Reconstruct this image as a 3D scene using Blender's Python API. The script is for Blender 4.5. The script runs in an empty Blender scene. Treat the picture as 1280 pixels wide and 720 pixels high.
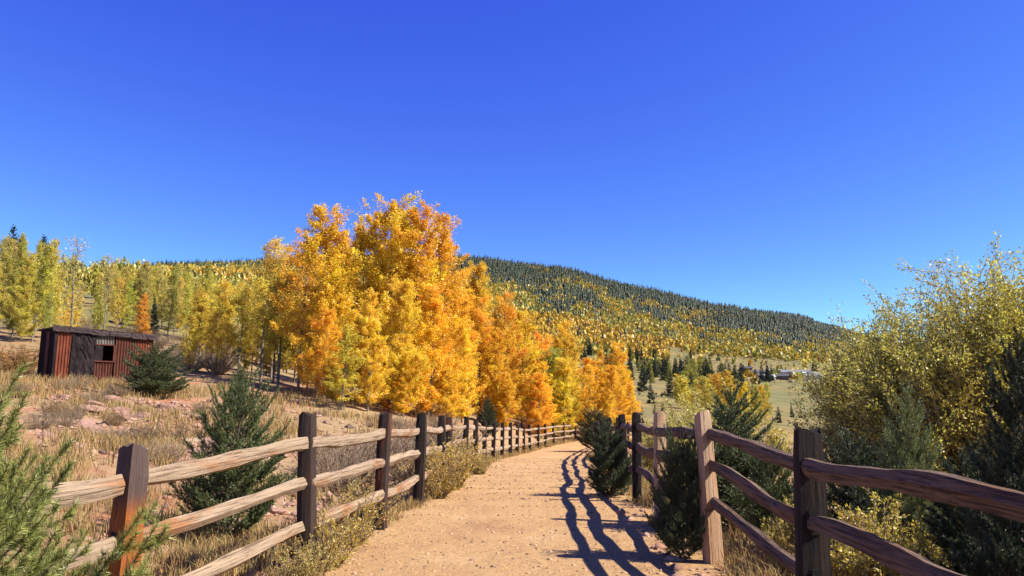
import bpy, math, random
import numpy as np
from mathutils import Vector, Matrix, Euler

S = bpy.context.scene
R = math.radians
rng = np.random.default_rng(7)
random.seed(7)

# ------------------------------------------------------------------ camera, sky, sun, exposure
F = 931.0; PITCH = math.atan(145 / F); CAMZ = 1.5
cam_d = bpy.data.cameras.new('camera'); cam = bpy.data.objects.new('camera', cam_d)
S.collection.objects.link(cam); S.camera = cam
cam.location = (0, 0, CAMZ); cam.rotation_euler = (R(90) + PITCH, 0, 0)
cam_d.sensor_width = 36; cam_d.lens = 36 * F / 1280; cam_d.clip_start = 0.05; cam_d.clip_end = 20000

SUN_EL, SUN_AZ = R(45), R(103)          # azimuth measured from +Y towards +X
W = bpy.data.worlds.new('World'); S.world = W; W.use_nodes = True
nt = W.node_tree; nt.nodes.clear()
sky = nt.nodes.new('ShaderNodeTexSky'); sky.sky_type = 'NISHITA'; sky.sun_disc = False
sky.sun_elevation = SUN_EL; sky.sun_rotation = SUN_AZ
sky.altitude = 2900; sky.air_density = 1.0; sky.dust_density = 0.15; sky.ozone_density = 3.0
# the whole sky goes through one tone curve per channel: the deep blue the phone gives it
sep = nt.nodes.new('ShaderNodeSeparateColor'); com = nt.nodes.new('ShaderNodeCombineColor')
nt.links.new(sky.outputs[0], sep.inputs[0])
for k_, (gam, mul) in enumerate([(1.45, 0.311), (1.5, 0.338), (0.55, 1.83)]):
    pw_ = nt.nodes.new('ShaderNodeMath'); pw_.operation = 'POWER'; pw_.inputs[1].default_value = gam
    ml_ = nt.nodes.new('ShaderNodeMath'); ml_.operation = 'MULTIPLY'; ml_.inputs[1].default_value = mul
    nt.links.new(sep.outputs[k_], pw_.inputs[0]); nt.links.new(pw_.outputs[0], ml_.inputs[0]); nt.links.new(ml_.outputs[0], com.inputs[k_])
bgn = nt.nodes.new('ShaderNodeBackground'); bgn.inputs['Strength'].default_value = 0.12
wo = nt.nodes.new('ShaderNodeOutputWorld')
nt.links.new(com.outputs[0], bgn.inputs[0]); nt.links.new(bgn.outputs[0], wo.inputs[0])

sun_d = bpy.data.lights.new('sun', 'SUN'); sun_d.energy = 5.0; sun_d.angle = R(0.53); sun_d.color = (1, 0.935, 0.82)
sun = bpy.data.objects.new('sun', sun_d); S.collection.objects.link(sun)
sdir = Vector((math.sin(SUN_AZ) * math.cos(SUN_EL), math.cos(SUN_AZ) * math.cos(SUN_EL), math.sin(SUN_EL)))
sun.rotation_euler = sdir.to_track_quat('Z', 'Y').to_euler(); sun.location = (40, -20, 60)
S.view_settings.view_transform = 'Standard'; S.view_settings.look = 'None'
S.view_settings.exposure = 1.1; S.view_settings.gamma = 1
S.cycles.max_bounces = 6; S.cycles.diffuse_bounces = 3; S.cycles.transmission_bounces = 4

# ------------------------------------------------------------------ helpers
COL = S.collection
def link(o): COL.objects.link(o); return o

def vnoise(x, y, seed=0):
    x = np.asarray(x, float); y = np.asarray(y, float)
    xi = np.floor(x).astype(np.int64); yi = np.floor(y).astype(np.int64)
    fx = x - xi; fy = y - yi
    fx = fx * fx * (3 - 2 * fx); fy = fy * fy * (3 - 2 * fy)
    def h(a, b):
        n = (a * 374761393 + b * 668265263 + seed * 1274126177) & 0xffffffff
        n = ((n ^ (n >> 13)) * 1274126177) & 0xffffffff
        return ((n ^ (n >> 16)) & 0xffff) / 65535.0
    a = h(xi, yi); b = h(xi + 1, yi); c = h(xi, yi + 1); d = h(xi + 1, yi + 1)
    return (a + (b - a) * fx) + ((c + (d - c) * fx) - (a + (b - a) * fx)) * fy
def fbm(x, y, seed=0, oct=4):
    s = 0; a = 0.5; x = np.asarray(x, float); y = np.asarray(y, float)
    for i in range(oct):
        s = s + a * vnoise(x, y, seed + i); x = x * 2.03 + 11.3; y = y * 2.03 - 7.1; a *= 0.5
    return s / (1 - 0.5 ** oct)
def sstep(a, b, x):
    t = np.clip((np.asarray(x, float) - a) / (b - a), 0, 1); return t * t * (3 - 2 * t)

def mesh_np(name, verts, faces, smooth=False):
    verts = np.ascontiguousarray(verts, np.float32); faces = np.ascontiguousarray(faces, np.int32)
    me = bpy.data.meshes.new(name); n = faces.shape[1]
    me.vertices.add(len(verts)); me.vertices.foreach_set('co', verts.ravel())
    me.loops.add(faces.size); me.loops.foreach_set('vertex_index', faces.ravel())
    me.polygons.add(len(faces)); me.polygons.foreach_set('loop_start', np.arange(0, faces.size, n, dtype=np.int32))
    if smooth: me.polygons.foreach_set('use_smooth', np.ones(len(faces), bool))
    me.update(calc_edges=True); return me
def join(parts):
    vs, fs, k = [], [], 0
    for v, f in parts:
        vs.append(np.asarray(v, float)); fs.append(np.asarray(f) + k); k += len(v)
    return np.concatenate(vs), np.concatenate(fs)
def obj(name, me, mat=None, parent=None):
    o = bpy.data.objects.new(name, me); link(o)
    if mat is not None and me is not None and not me.materials: me.materials.append(mat)
    if parent is not None: o.parent = parent
    return o
def tag(o, label=None, cat=None, group=None, kind=None):
    if label: o['label'] = label
    if cat: o['category'] = cat
    if group: o['group'] = group
    if kind: o['kind'] = kind
    return o
def thing(name, label, cat, loc=(0, 0, 0), rz=0, group=None):
    o = bpy.data.objects.new(name, None); o.empty_display_size = 0.3; link(o)
    o.location = loc; o.rotation_euler = (0, 0, rz)
    return tag(o, label, cat, group)
def dup(root, loc=None, rz=0, sc=None, label=None, group=None):
    r = root.copy(); link(r)
    if loc is not None: r.location = loc
    r.rotation_euler = (0, 0, rz)
    if sc is not None: r.scale = sc
    if label: r['label'] = label
    if group: r['group'] = group
    for ch in root.children:
        c = ch.copy(); link(c); c.parent = r
        for g in ch.children:
            d = g.copy(); link(d); d.parent = c
    return r

def tube(pts, rad, sides=6, cap=True):
    """tapered tube along a polyline -> quads (caps are degenerate quads fanned to the middle)"""
    pts = np.asarray(pts, float); n = len(pts); rad = np.broadcast_to(np.asarray(rad, float), (n,))
    tan = np.gradient(pts, axis=0); tan /= np.linalg.norm(tan, axis=1, keepdims=True) + 1e-9
    ref = np.where(np.abs(tan[:, 2:3]) > 0.9, np.array([[1., 0, 0]]), np.array([[0, 0, 1.]]))
    u = np.cross(ref, tan); u /= np.linalg.norm(u, axis=1, keepdims=True) + 1e-9
    w = np.cross(tan, u)
    a = np.arange(sides) / sides * 2 * np.pi
    v = pts[:, None, :] + rad[:, None, None] * (np.cos(a)[None, :, None] * u[:, None, :] + np.sin(a)[None, :, None] * w[:, None, :])
    v = v.reshape(-1, 3)
    i = np.arange(n - 1)[:, None] * sides; j = np.arange(sides)[None, :]; j2 = (j + 1) % sides
    f = np.stack([i + j, i + j2, i + sides + j2, i + sides + j], -1).reshape(-1, 4)
    return v, f

def unit(v): return v / (np.linalg.norm(v, axis=-1, keepdims=True) + 1e-9)
def leaves(pos, length, width, r, dirs=None, droop=0.0):
    """diamond leaves at pos; every leaf its own random plane"""
    n = len(pos)
    d = unit(r.normal(size=(n, 3))) if dirs is None else unit(dirs + 0.5 * r.normal(size=(n, 3)))
    d[:, 2] -= droop; d = unit(d)
    s = unit(np.cross(d, r.normal(size=(n, 3))))
    nn = np.cross(d, s)
    L = (length * (0.7 + 0.6 * r.random(n)))[:, None]; Wd = (width * (0.7 + 0.6 * r.random(n)))[:, None]
    b = pos; t = pos + d * L; m = pos + d * L * 0.45 + nn * L * 0.12
    v = np.stack([b, m - s * Wd * 0.5, t, m + s * Wd * 0.5], 1).reshape(-1, 3)
    f = np.arange(4 * n).reshape(n, 4)
    return v, f

# ------------------------------------------------------------------ the ground, as a height function
TRAIL = np.array([(-.35, -8), (-.32, 0), (-.2, 4.6), (.02, 7), (.27, 11.6), (.6, 19.4), (1.1, 27), (2.7, 40), (4.6, 49), (7.6, 56), (12, 61), (19, 65)], float)
TRAILZ = np.array([0, 0, 0, 0, 0, -.24, -.5, -1.02, -1.1, -1.1, -1.0, -.9])
HALFW = np.array([2.1, 2.1, 2.05, 1.9, 1.68, 1.75, 1.8, 1.8, 1.8, 1.8, 1.8, 1.8])
def _resample(P, Z, Wd, step=0.25):
    s = np.concatenate([[0], np.cumsum(np.linalg.norm(np.diff(P, axis=0), axis=1))])
    t = np.arange(0, s[-1], step)
    # smooth corner cutting
    X = np.interp(t, s, P[:, 0]); Y = np.interp(t, s, P[:, 1]); Zs = np.interp(t, s, Z); Ws = np.interp(t, s, Wd)
    k = np.ones(25) / 25
    sm = lambda a: np.convolve(np.pad(a, 12, 'edge'), k, 'valid')
    return np.stack([sm(X), sm(Y)], 1), sm(Zs), sm(Ws)
TP, TZ, TW = _resample(TRAIL, TRAILZ, HALFW)
TT = unit(np.gradient(TP, axis=0)); TN = np.stack([TT[:, 1], -TT[:, 0]], 1)    # TN points right
def trail_rel(x, y):
    """signed offset from the trail axis (+ right), trail height, half width"""
    x = np.asarray(x, float).ravel(); y = np.asarray(y, float).ravel()
    off = np.empty(len(x)); z = np.empty(len(x)); w = np.empty(len(x))
    for a in range(0, len(x), 20000):
        q = np.stack([x[a:a + 20000], y[a:a + 20000]], 1)
        i = (((q[:, None, :] - TP[None, ::4]) ** 2).sum(-1)).argmin(1) * 4
        dq = q - TP[i]; sgn = (dq * TN[i]).sum(1)
        off[a:a + 20000] = np.sign(sgn + 1e-9) * np.linalg.norm(dq, axis=1) * np.where(np.abs(sgn) < 4, np.abs(sgn) / (np.linalg.norm(dq, axis=1) + 1e-9), 1) ** 0.5
        z[a:a + 20000] = TZ[i]; w[a:a + 20000] = TW[i]
    return off, z, w

DCOL = np.array([28, 40, 60, 90, 150, 250, 400, 600, 800, 1100, 1500, 1900, 2300, 3000, 3800], float)
PXC = np.array([-300, 0, 110, 250, 400, 570, 700, 800, 900, 960, 1000, 1040, 1100, 1300, 1600], float)
PY = np.array([
    [450, 430, 405, 380, 350, 345, 345, 345, 345, 345, 345, 345, 370, 400, 430],
    [472, 452, 428, 402, 368, 356, 350, 348, 346, 343, 340, 338, 370, 400, 430],
    [477, 460, 438, 408, 374, 360, 352, 349, 346, 342, 338, 335, 370, 400, 430],
    [489, 476, 456, 428, 396, 375, 362, 352, 347, 342, 337, 332, 370, 400, 430],
    [506, 494, 480, 462, 440, 415, 395, 375, 362, 347, 336, 324, 360, 400, 430],
    [541, 526, 510, 490, 470, 455, 440, 420, 402, 376, 347, 323, 350, 400, 430],
    [562, 556, 540, 516, 495, 478, 460, 440, 420, 393, 364, 337, 360, 400, 430],
    [578, 566, 548, 528, 510, 492, 474, 455, 440, 419, 390, 362, 385, 405, 430],
    [586, 572, 552, 536, 520, 500, 482, 466, 452, 433, 409, 384, 400, 404, 430],
    [589, 575, 555, 541, 526, 505, 486, 470, 456, 438, 414, 393, 412, 392, 420],
    [591, 577, 558, 545, 530, 508, 488, 472, 458, 440, 420, 404, 418, 396, 425],
    [592, 578, 560, 547, 532, 510, 490, 474, 461, 443, 426, 414, 425, 409, 432],
    [593, 579, 561, 548, 533, 512, 493, 478, 466, 452, 438, 428, 440, 428, 440],
    [594, 580, 562, 549, 534, 514, 498, 486, 478, 468, 460, 455, 460, 460, 460],
    [594, 580, 562, 549, 534, 514, 500, 490, 484, 478, 472, 470, 475, 475, 475]], float)
def unproj(px, py, depth):
    u = (np.asarray(px, float) - 640) / F; v = (360 - np.asarray(py, float)) / F
    dy = math.cos(PITCH) - v * math.sin(PITCH); dz = math.sin(PITCH) + v * math.cos(PITCH)
    return u / dy * depth, CAMZ + dz / dy * depth
ZT = np.array([[unproj(PXC[i], PY[i, j], DCOL[j])[1] for j in range(len(DCOL))] for i in range(len(PXC))])
TC = np.array([unproj(p, 470, 1.0)[0] for p in PXC])
LD = np.log(DCOL)
def _interp2(t, ld):
    fi = np.interp(t, TC, np.arange(len(TC))); fj = np.interp(ld, LD, np.arange(len(LD)))
    i = np.clip(np.floor(fi).astype(int), 0, len(TC) - 2); j = np.clip(np.floor(fj).astype(int), 0, len(LD) - 2)
    a = fi - i; b = fj - j
    a = 0.5 * a + 0.5 * a * a * (3 - 2 * a)
    return (ZT[i, j] * (1 - a) + ZT[i + 1, j] * a) * (1 - b) + (ZT[i, j + 1] * (1 - a) + ZT[i + 1, j + 1] * a) * b
def height(x, y, detail=True):
    sh = np.shape(x); x = np.asarray(x, float).ravel(); y = np.asarray(y, float).ravel()
    r = np.hypot(x, y); az = np.arctan2(x, y); azc = np.clip(az, R(-50), R(46))
    dd = np.maximum(r * np.cos(azc), 0.3); t = np.tan(azc)
    zf = _interp2(t, np.log(np.maximum(dd, 28)))
    zf = zf * (1 - sstep(R(100), R(170), np.abs(az)))
    off, tz, tw = trail_rel(x, y)
    xl = np.maximum(-off - tw, 0); xr = np.maximum(off - tw, 0)
    nl = tz - 0.16 * sstep(0, 0.9, xl) + 0.168 * np.maximum(xl - 1.1, 0) * np.where(xl > 25, 25 / np.maximum(xl, 1), 1)
    nr = tz + 0.06 * sstep(0, 0.3, xr) - 0.22 * np.maximum(xr - 0.3, 0); nr = np.maximum(nr, tz - 1.15 + 0.05 * np.sin(x))
    zn = np.where(off < 0, nl, nr)
    w = sstep(15, 33, dd)
    z = zn * (1 - w) + zf * w
    if detail:
        a = sstep(tw, tw + 2.5, np.abs(off))
        z = z + a * (0.30 * (fbm(x * 0.45, y * 0.45, 3) - 0.5) + 0.10 * (fbm(x * 2.3, y * 2.3, 9, 3) - 0.5))
        fr = sstep(60, 400, dd); z = z + fr * 5 * (fbm(x / 90, y / 90, 21) - 0.5) * sstep(60, 900, dd)
    k = sstep(0.0, 2.4, np.abs(off) - tw)
    inside = r < 120
    z = np.where(inside, tz * (1 - k) + z * k, z)
    return z.reshape(sh)
def H(x, y): return float(height(np.array([x]), np.array([y]))[0])
def at(px, depth):
    """ground point under picture column px at forward distance depth"""
    x = (px - 640) / F * depth * 1.0
    return x, depth, H(x, depth)
def top_h(px, top_py, depth):
    """height above ground so that a thing at (px, depth) reaches picture row top_py"""
    x, y, z = at(px, depth)
    return (x, y, z), float(unproj(px, top_py, depth)[1]) - z

# ------------------------------------------------------------------ materials
def new_mat(name):
    m = bpy.data.materials.new(name); m.use_nodes = True
    return m, m.node_tree.nodes, m.node_tree.links, m.node_tree.nodes['Principled BSDF']
def ramp(n, stops):
    r = n.new('ShaderNodeValToRGB'); e = r.color_ramp.elements
    while len(e) < len(stops): e.new(0.5)
    for k, (p, c) in enumerate(stops): e[k].position = p; e[k].color = (*c, 1)
    return r
def noise(n, l, scale, detail=6, rough=0.6, vec=None, dist=0):
    t = n.new('ShaderNodeTexNoise'); t.inputs['Scale'].default_value = scale; t.inputs['Detail'].default_value = detail
    t.inputs['Roughness'].default_value = rough; t.inputs['Distortion'].default_value = dist
    if vec is not None: l.new(vec, t.inputs['Vector'])
    return t
def mixc(n, l, fac, a, b, mode='MIX'):
    m = n.new('ShaderNodeMix'); m.data_type = 'RGBA'; m.blend_type = mode
    for sock, val in ((m.inputs[0], fac), (m.inputs[6], a), (m.inputs[7], b)):
        if hasattr(val, 'is_linked') or hasattr(val, 'links'): l.new(val, sock)
        elif isinstance(val, (int, float)): sock.default_value = val
        else: sock.default_value = (*val, 1)
    return m.outputs[2]
def bump(n, l, h, strength, dist, bs):
    b = n.new('ShaderNodeBump'); b.inputs['Strength'].default_value = strength; b.inputs['Distance'].default_value = dist
    l.new(h, b.inputs['Height']); l.new(b.outputs[0], bs.inputs['Normal']); return b
def mapping(n, l, scale, src='Object', rot=(0, 0, 0)):
    tc = n.new('ShaderNodeTexCoord'); mp = n.new('ShaderNodeMapping'); mp.inputs['Scale'].default_value = scale
    mp.inputs['Rotation'].default_value = rot
    l.new(tc.outputs[src], mp.inputs['Vector']); return mp.outputs[0]

def leaf_mat(name, spread=0.5, trans=0.4, hue=0.035, sat=1.0, drift=0.0):
    """colour of the object itself (its autumn tint), varied leaf by leaf"""
    m = bpy.data.materials.new(name); m.use_nodes = True; n = m.node_tree.nodes; l = m.node_tree.links; n.clear()
    oi = n.new('ShaderNodeObjectInfo'); g = n.new('ShaderNodeNewGeometry')
    h = n.new('ShaderNodeHueSaturation')
    mr = n.new('ShaderNodeMapRange'); mr.inputs[3].default_value = 0.5 - hue; mr.inputs[4].default_value = 0.5 + hue
    wn = n.new('ShaderNodeTexWhiteNoise'); wn.noise_dimensions = '1D'
    l.new(g.outputs['Random Per Island'], wn.inputs['W'])
    l.new(wn.outputs['Value'], mr.inputs[0]); l.new(mr.outputs[0], h.inputs['Hue'])
    mv = n.new('ShaderNodeMapRange'); mv.inputs[3].default_value = 1 - spread; mv.inputs[4].default_value = 1 + spread
    l.new(g.outputs['Random Per Island'], mv.inputs[0]); l.new(mv.outputs[0], h.inputs['Value'])
    h.inputs['Saturation'].default_value = sat
    # the tint drifts from branch to branch
    tc = n.new('ShaderNodeTexCoord'); nz = noise(n, l, 0.75, 3, 0.6, tc.outputs['Object']); h0 = n.new('ShaderNodeHueSaturation')
    m0 = n.new('ShaderNodeMapRange'); m0.inputs[1].default_value = 0.3; m0.inputs[2].default_value = 0.7; m0.inputs[3].default_value = 0.5 - drift; m0.inputs[4].default_value = 0.5 + drift
    l.new(nz.outputs[0], m0.inputs[0]); l.new(m0.outputs[0], h0.inputs['Hue']); l.new(oi.outputs['Color'], h0.inputs['Color'])
    l.new(h0.outputs[0], h.inputs['Color'])
    d = n.new('ShaderNodeBsdfDiffuse'); t = n.new('ShaderNodeBsdfTranslucent'); mx = n.new('ShaderNodeMixShader')
    gl = n.new('ShaderNodeBsdfGlossy'); gl.inputs['Roughness'].default_value = 0.45; mg = n.new('ShaderNodeMixShader'); mg.inputs[0].default_value = 0.04
    mx.inputs[0].default_value = trans; o = n.new('ShaderNodeOutputMaterial')
    l.new(h.outputs[0], d.inputs[0]); l.new(h.outputs[0], t.inputs[0]); l.new(d.outputs[0], mx.inputs[1]); l.new(t.outputs[0], mx.inputs[2])
    l.new(mx.outputs[0], mg.inputs[1]); l.new(gl.outputs[0], mg.inputs[2]); l.new(mg.outputs[0], o.inputs[0])
    return m
def island_mat(name, stops, rough=0.9, trans=0.0):
    """one colour per loose piece (blade, pebble, twig), picked from a ramp"""
    m, n, l, b = new_mat(name); g = n.new('ShaderNodeNewGeometry'); r = ramp(n, [(p_, tuple(.72 * q_ for q_ in c_)) for p_, c_ in stops])
    l.new(g.outputs['Random Per Island'], r.inputs[0]); l.new(r.outputs[0], b.inputs['Base Color']); b.inputs['Roughness'].default_value = rough
    b.inputs['Specular IOR Level'].default_value = 0.2
    if trans:
        t = n.new('ShaderNodeBsdfTranslucent'); mx = n.new('ShaderNodeMixShader'); mx.inputs[0].default_value = trans
        l.new(r.outputs[0], t.inputs[0]); l.new(b.outputs[0], mx.inputs[1]); l.new(t.outputs[0], mx.inputs[2]); l.new(mx.outputs[0], n['Material Output'].inputs[0])
    return m
def bark_mat(name, pale, dark, scale=6):
    pale = tuple(.7 * q for q in pale); dark = tuple(.7 * q for q in dark); m, n, l, b = new_mat(name); v = mapping(n, l, (1, 1, 0.35))
    t = noise(n, l, scale * 3, 5, 0.65, v); r = ramp(n, [(0.36, dark), (0.52, pale), (0.8, tuple(min(1, c * 1.15) for c in pale))])
    l.new(t.outputs[0], r.inputs[0]); l.new(r.outputs[0], b.inputs['Base Color']); b.inputs['Roughness'].default_value = 0.85
    return m
def plain_mat(name, c, rough=0.85, var=0.35, scale=3.0, metal=0):
    c = tuple(.72 * q for q in c)
    m, n, l, b = new_mat(name); v = mapping(n, l, (1, 1, 1)); t = noise(n, l, scale, 5, 0.6, v)
    r = ramp(n, [(0.25, tuple(x * (1 - var) for x in c)), (0.75, tuple(min(1, x * (1 + var)) for x in c))])
    l.new(t.outputs[0], r.inputs[0]); l.new(r.outputs[0], b.inputs['Base Color']); b.inputs['Roughness'].default_value = rough; b.inputs['Metallic'].default_value = metal
    return m

def wood_mat(name, grey, warm, dark, axis, warm_at=0.5, dark_at=0.35, wash=None):
    grey, warm, dark = [tuple(.74 * q for q in c) for c in (grey, warm, dark)]
    """weathered split timber: long grain, cracks, grey skin with warm wood showing in patches"""
    m, n, l, b = new_mat(name)
    sc = [26, 26, 26]; sc[axis] = 1.1
    oi = n.new('ShaderNodeObjectInfo'); tc = n.new('ShaderNodeTexCoord')
    ad = n.new('ShaderNodeVectorMath'); ad.operation = 'ADD'; cb = n.new('ShaderNodeCombineXYZ')
    ml = n.new('ShaderNodeMath'); ml.operation = 'MULTIPLY'; ml.inputs[1].default_value = 37.0
    l.new(oi.outputs['Random'], ml.inputs[0])
    for k in range(3): l.new(ml.outputs[0], cb.inputs[k])
    l.new(tc.outputs['Object'], ad.inputs[0]); l.new(cb.outputs[0], ad.inputs[1])
    mp = n.new('ShaderNodeMapping'); mp.inputs['Scale'].default_value = sc; l.new(ad.outputs[0], mp.inputs[0])
    grain = noise(n, l, 2.2, 8, 0.7, mp.outputs[0], 0.4)
    sc2 = [5, 5, 5]; sc2[axis] = 1.4
    mp2 = n.new('ShaderNodeMapping'); mp2.inputs['Scale'].default_value = sc2; l.new(ad.outputs[0], mp2.inputs[0])
    patch = noise(n, l, 1.0, 4, 0.55, mp2.outputs[0])
    rp = ramp(n, [(warm_at - 0.05, (0, 0, 0)), (warm_at + 0.09, (1, 1, 1))]); l.new(patch.outputs[0], rp.inputs[0])
    base = mixc(n, l, rp.outputs[0], grey, warm)
    rd = ramp(n, [(dark_at - 0.08, (0, 0, 0)), (dark_at + 0.1, (1, 1, 1))]); l.new(grain.outputs[0], rd.inputs[0])
    col = mixc(n, l, rd.outputs[0], dark, base)
    fine = ramp(n, [(0.3, (.78, .78, .78)), (0.7, (1.12, 1.1, 1.08))]); l.new(grain.outputs[0], fine.inputs[0])
    col = mixc(n, l, 1.0, col, fine.outputs[0], 'MULTIPLY')
    sc3 = [60, 60, 60]; sc3[axis] = 1.6
    mp3 = n.new('ShaderNodeMapping'); mp3.inputs['Scale'].default_value = sc3; l.new(ad.outputs[0], mp3.inputs[0])
    ck = noise(n, l, 1.0, 3, 0.55, mp3.outputs[0], 0.6); rk = ramp(n, [(0.33, (.22, .18, .16)), (0.41, (1, 1, 1))]); l.new(ck.outputs[0], rk.inputs[0])
    col = mixc(n, l, 0.8, col, mixc(n, l, 1.0, col, rk.outputs[0], 'MULTIPLY'))
    if wash:                                         # charred or stained end: (z0, z1, colour)
        sx = n.new('ShaderNodeSeparateXYZ'); l.new(tc.outputs['Object'], sx.inputs[0])
        mr = n.new('ShaderNodeMapRange'); mr.inputs[1].default_value = wash[0]; mr.inputs[2].default_value = wash[1]
        nz = n.new('ShaderNodeMath'); nz.operation = 'MULTIPLY_ADD'; nz.inputs[1].default_value = 0.25; l.new(grain.outputs[0], nz.inputs[0]); l.new(sx.outputs[2], nz.inputs[2])
        l.new(nz.outputs[0], mr.inputs[0])
        dk = mixc(n, l, 1.0, wash[2], fine.outputs[0], 'MULTIPLY')
        col = mixc(n, l, mr.outputs[0], col, dk)
    l.new(col, b.inputs['Base Color']); b.inputs['Roughness'].default_value = 0.88; b.inputs['Specular IOR Level'].default_value = 0.25
    bump(n, l, grain.outputs[0], 1.0, 0.02, b)
    return m

# ground: tan soil, reddish rubble patches, straw, and the paler meadows of the valley
def ground_mat():
    m, n, l, b = new_mat('ground_soil'); tc = n.new('ShaderNodeTexCoord'); v = tc.outputs['Object']
    n1 = noise(n, l, 0.35, 5, 0.6, v); n2 = noise(n, l, 7, 8, 0.75, v); n3 = noise(n, l, 30, 4, 0.7, v)
    r1 = ramp(n, [(0.35, (.27, .185, .085)), (0.48, (.30, .20, .105)), (0.60, (.33, .155, .085))]); l.new(n1.outputs[0], r1.inputs[0])
    r2 = ramp(n, [(0.25, (.45, .42, .40)), (0.5, (1, 1, 1)), (0.75, (1.3, 1.25, 1.2))]); l.new(n2.outputs[0], r2.inputs[0])
    near = mixc(n, l, 1.0, r1.outputs[0], r2.outputs[0], 'MULTIPLY')
    f1 = noise(n, l, 0.012, 8, 0.68, v); f2 = noise(n, l, 0.09, 6, 0.75, v)
    rf = ramp(n, [(0.30, (.17, .135, .05)), (0.45, (.23, .17, .07)), (0.55, (.15, .145, .06)), (0.7, (.26, .185, .08))]); l.new(f1.outputs[0], rf.inputs[0])
    rg = ramp(n, [(0.3, (.55, .58, .55)), (0.6, (1.1, 1.08, 1.0))]); l.new(f2.outputs[0], rg.inputs[0])
    far = mixc(n, l, 1.0, rf.outputs[0], rg.outputs[0], 'MULTIPLY')
    sx = n.new('ShaderNodeVectorMath'); sx.operation = 'LENGTH'; l.new(v, sx.inputs[0])
    mr = n.new('ShaderNodeMapRange'); mr.inputs[1].default_value = 40; mr.inputs[2].default_value = 130; l.new(sx.outputs['Value'], mr.inputs[0])
    # leaf-litter and bare earth of the grove's slope stays pinkish tan
    col = mixc(n, l, mr.outputs[0], near, far)
    l.new(col, b.inputs['Base Color']); b.inputs['Roughness'].default_value = 0.95; b.inputs['Specular IOR Level'].default_value = 0.1
    bump(n, l, n2.outputs[0], 0.8, 0.05, b)
    return m
def trail_mat():
    m, n, l, b = new_mat('trail_gravel'); tc = n.new('ShaderNodeTexCoord'); v = tc.outputs['Object']
    n1 = noise(n, l, 0.9, 5, 0.6, v); n2 = noise(n, l, 26, 6, 0.8, v); vo = n.new('ShaderNodeTexVoronoi'); vo.inputs['Scale'].default_value = 55; l.new(v, vo.inputs['Vector'])
    r1 = ramp(n, [(0.28, (.36, .205, .10)), (0.45, (.44, .265, .122)), (0.6, (.475, .295, .135)), (0.75, (.53, .345, .185))]); l.new(n1.outputs[0], r1.inputs[0])
    r2 = ramp(n, [(0.30, (.34, .28, .24)), (0.40, (.78, .75, .72)), (0.5, (1, 1, 1)), (0.62, (1.0, 1.0, 1.0)), (0.74, (1.2, 1.18, 1.16))]); l.new(n2.outputs[0], r2.inputs[0])
    c = mixc(n, l, 1.0, r1.outputs[0], r2.outputs[0], 'MULTIPLY')
    r3 = ramp(n, [(0.0, (.8, .77, .75)), (0.6, (1.05, 1.05, 1.05))]); l.new(vo.outputs['Color'], r3.inputs[0])
    c = mixc(n, l, 0.6, c, mixc(n, l, 1.0, c, r3.outputs[0], 'MULTIPLY'))
    l.new(c, b.inputs['Base Color']); b.inputs['Roughness'].default_value = 0.95; b.inputs['Specular IOR Level'].default_value = 0.1
    n4 = noise(n, l, 5.5, 3, 0.6, v); b1 = bump(n, l, n4.outputs[0], 0.7, 0.06, b); b2 = bump(n, l, n2.outputs[0], 0.9, 0.03, b); l.new(b1.outputs[0], b2.inputs['Normal'])
    return m
M_GROUND = ground_mat(); M_TRAIL = trail_mat()
M_LEAF = leaf_mat('autumn_leaf', 0.26, 0.45, 0.014, 1.0, 0.022)
M_SHRUB = leaf_mat('shrub_leaf', 0.45, 0.42, 0.025, 1.0, 0.015)
M_NEEDLE = leaf_mat('needle', 0.5, 0.15, 0.02)
M_FARLEAF = leaf_mat('far_leaf', 0.4, 0.3, 0.02)
M_BARK = bark_mat('aspen_bark', (.30, .26, .19), (.045, .036, .028))
M_DARKBARK = bark_mat('conifer_bark', (.12, .085, .06), (.03, .022, .016))
M_TWIG = plain_mat('dry_twig', (.33, .23, .14), 0.9)
M_GRASS = island_mat('dry_grass', [(0, (.42, .29, .10)), (.35, (.56, .40, .15)), (.6, (.50, .30, .12)), (.74, (.62, .49, .22)), (.84, (.30, .27, .09)), (.9, (.48, .22, .1)), (1, (.52, .26, .12))], trans=0.3)
M_PEB = island_mat('pebbles', [(0, (.10, .065, .05)), (.22, (.30, .18, .11)), (.4, (.48, .29, .15)), (.75, (.60, .37, .18)), (.93, (.62, .42, .26)), (1, (.2, .14, .12))])
M_ROCK = plain_mat('red_rock', (.36, .20, .14), 0.92, 0.45, 5)
M_RUB = island_mat('rubble_stone', [(0, (.15, .095, .075)), (.3, (.38, .2, .13)), (.65, (.46, .27, .18)), (1, (.52, .36, .27))])

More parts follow.
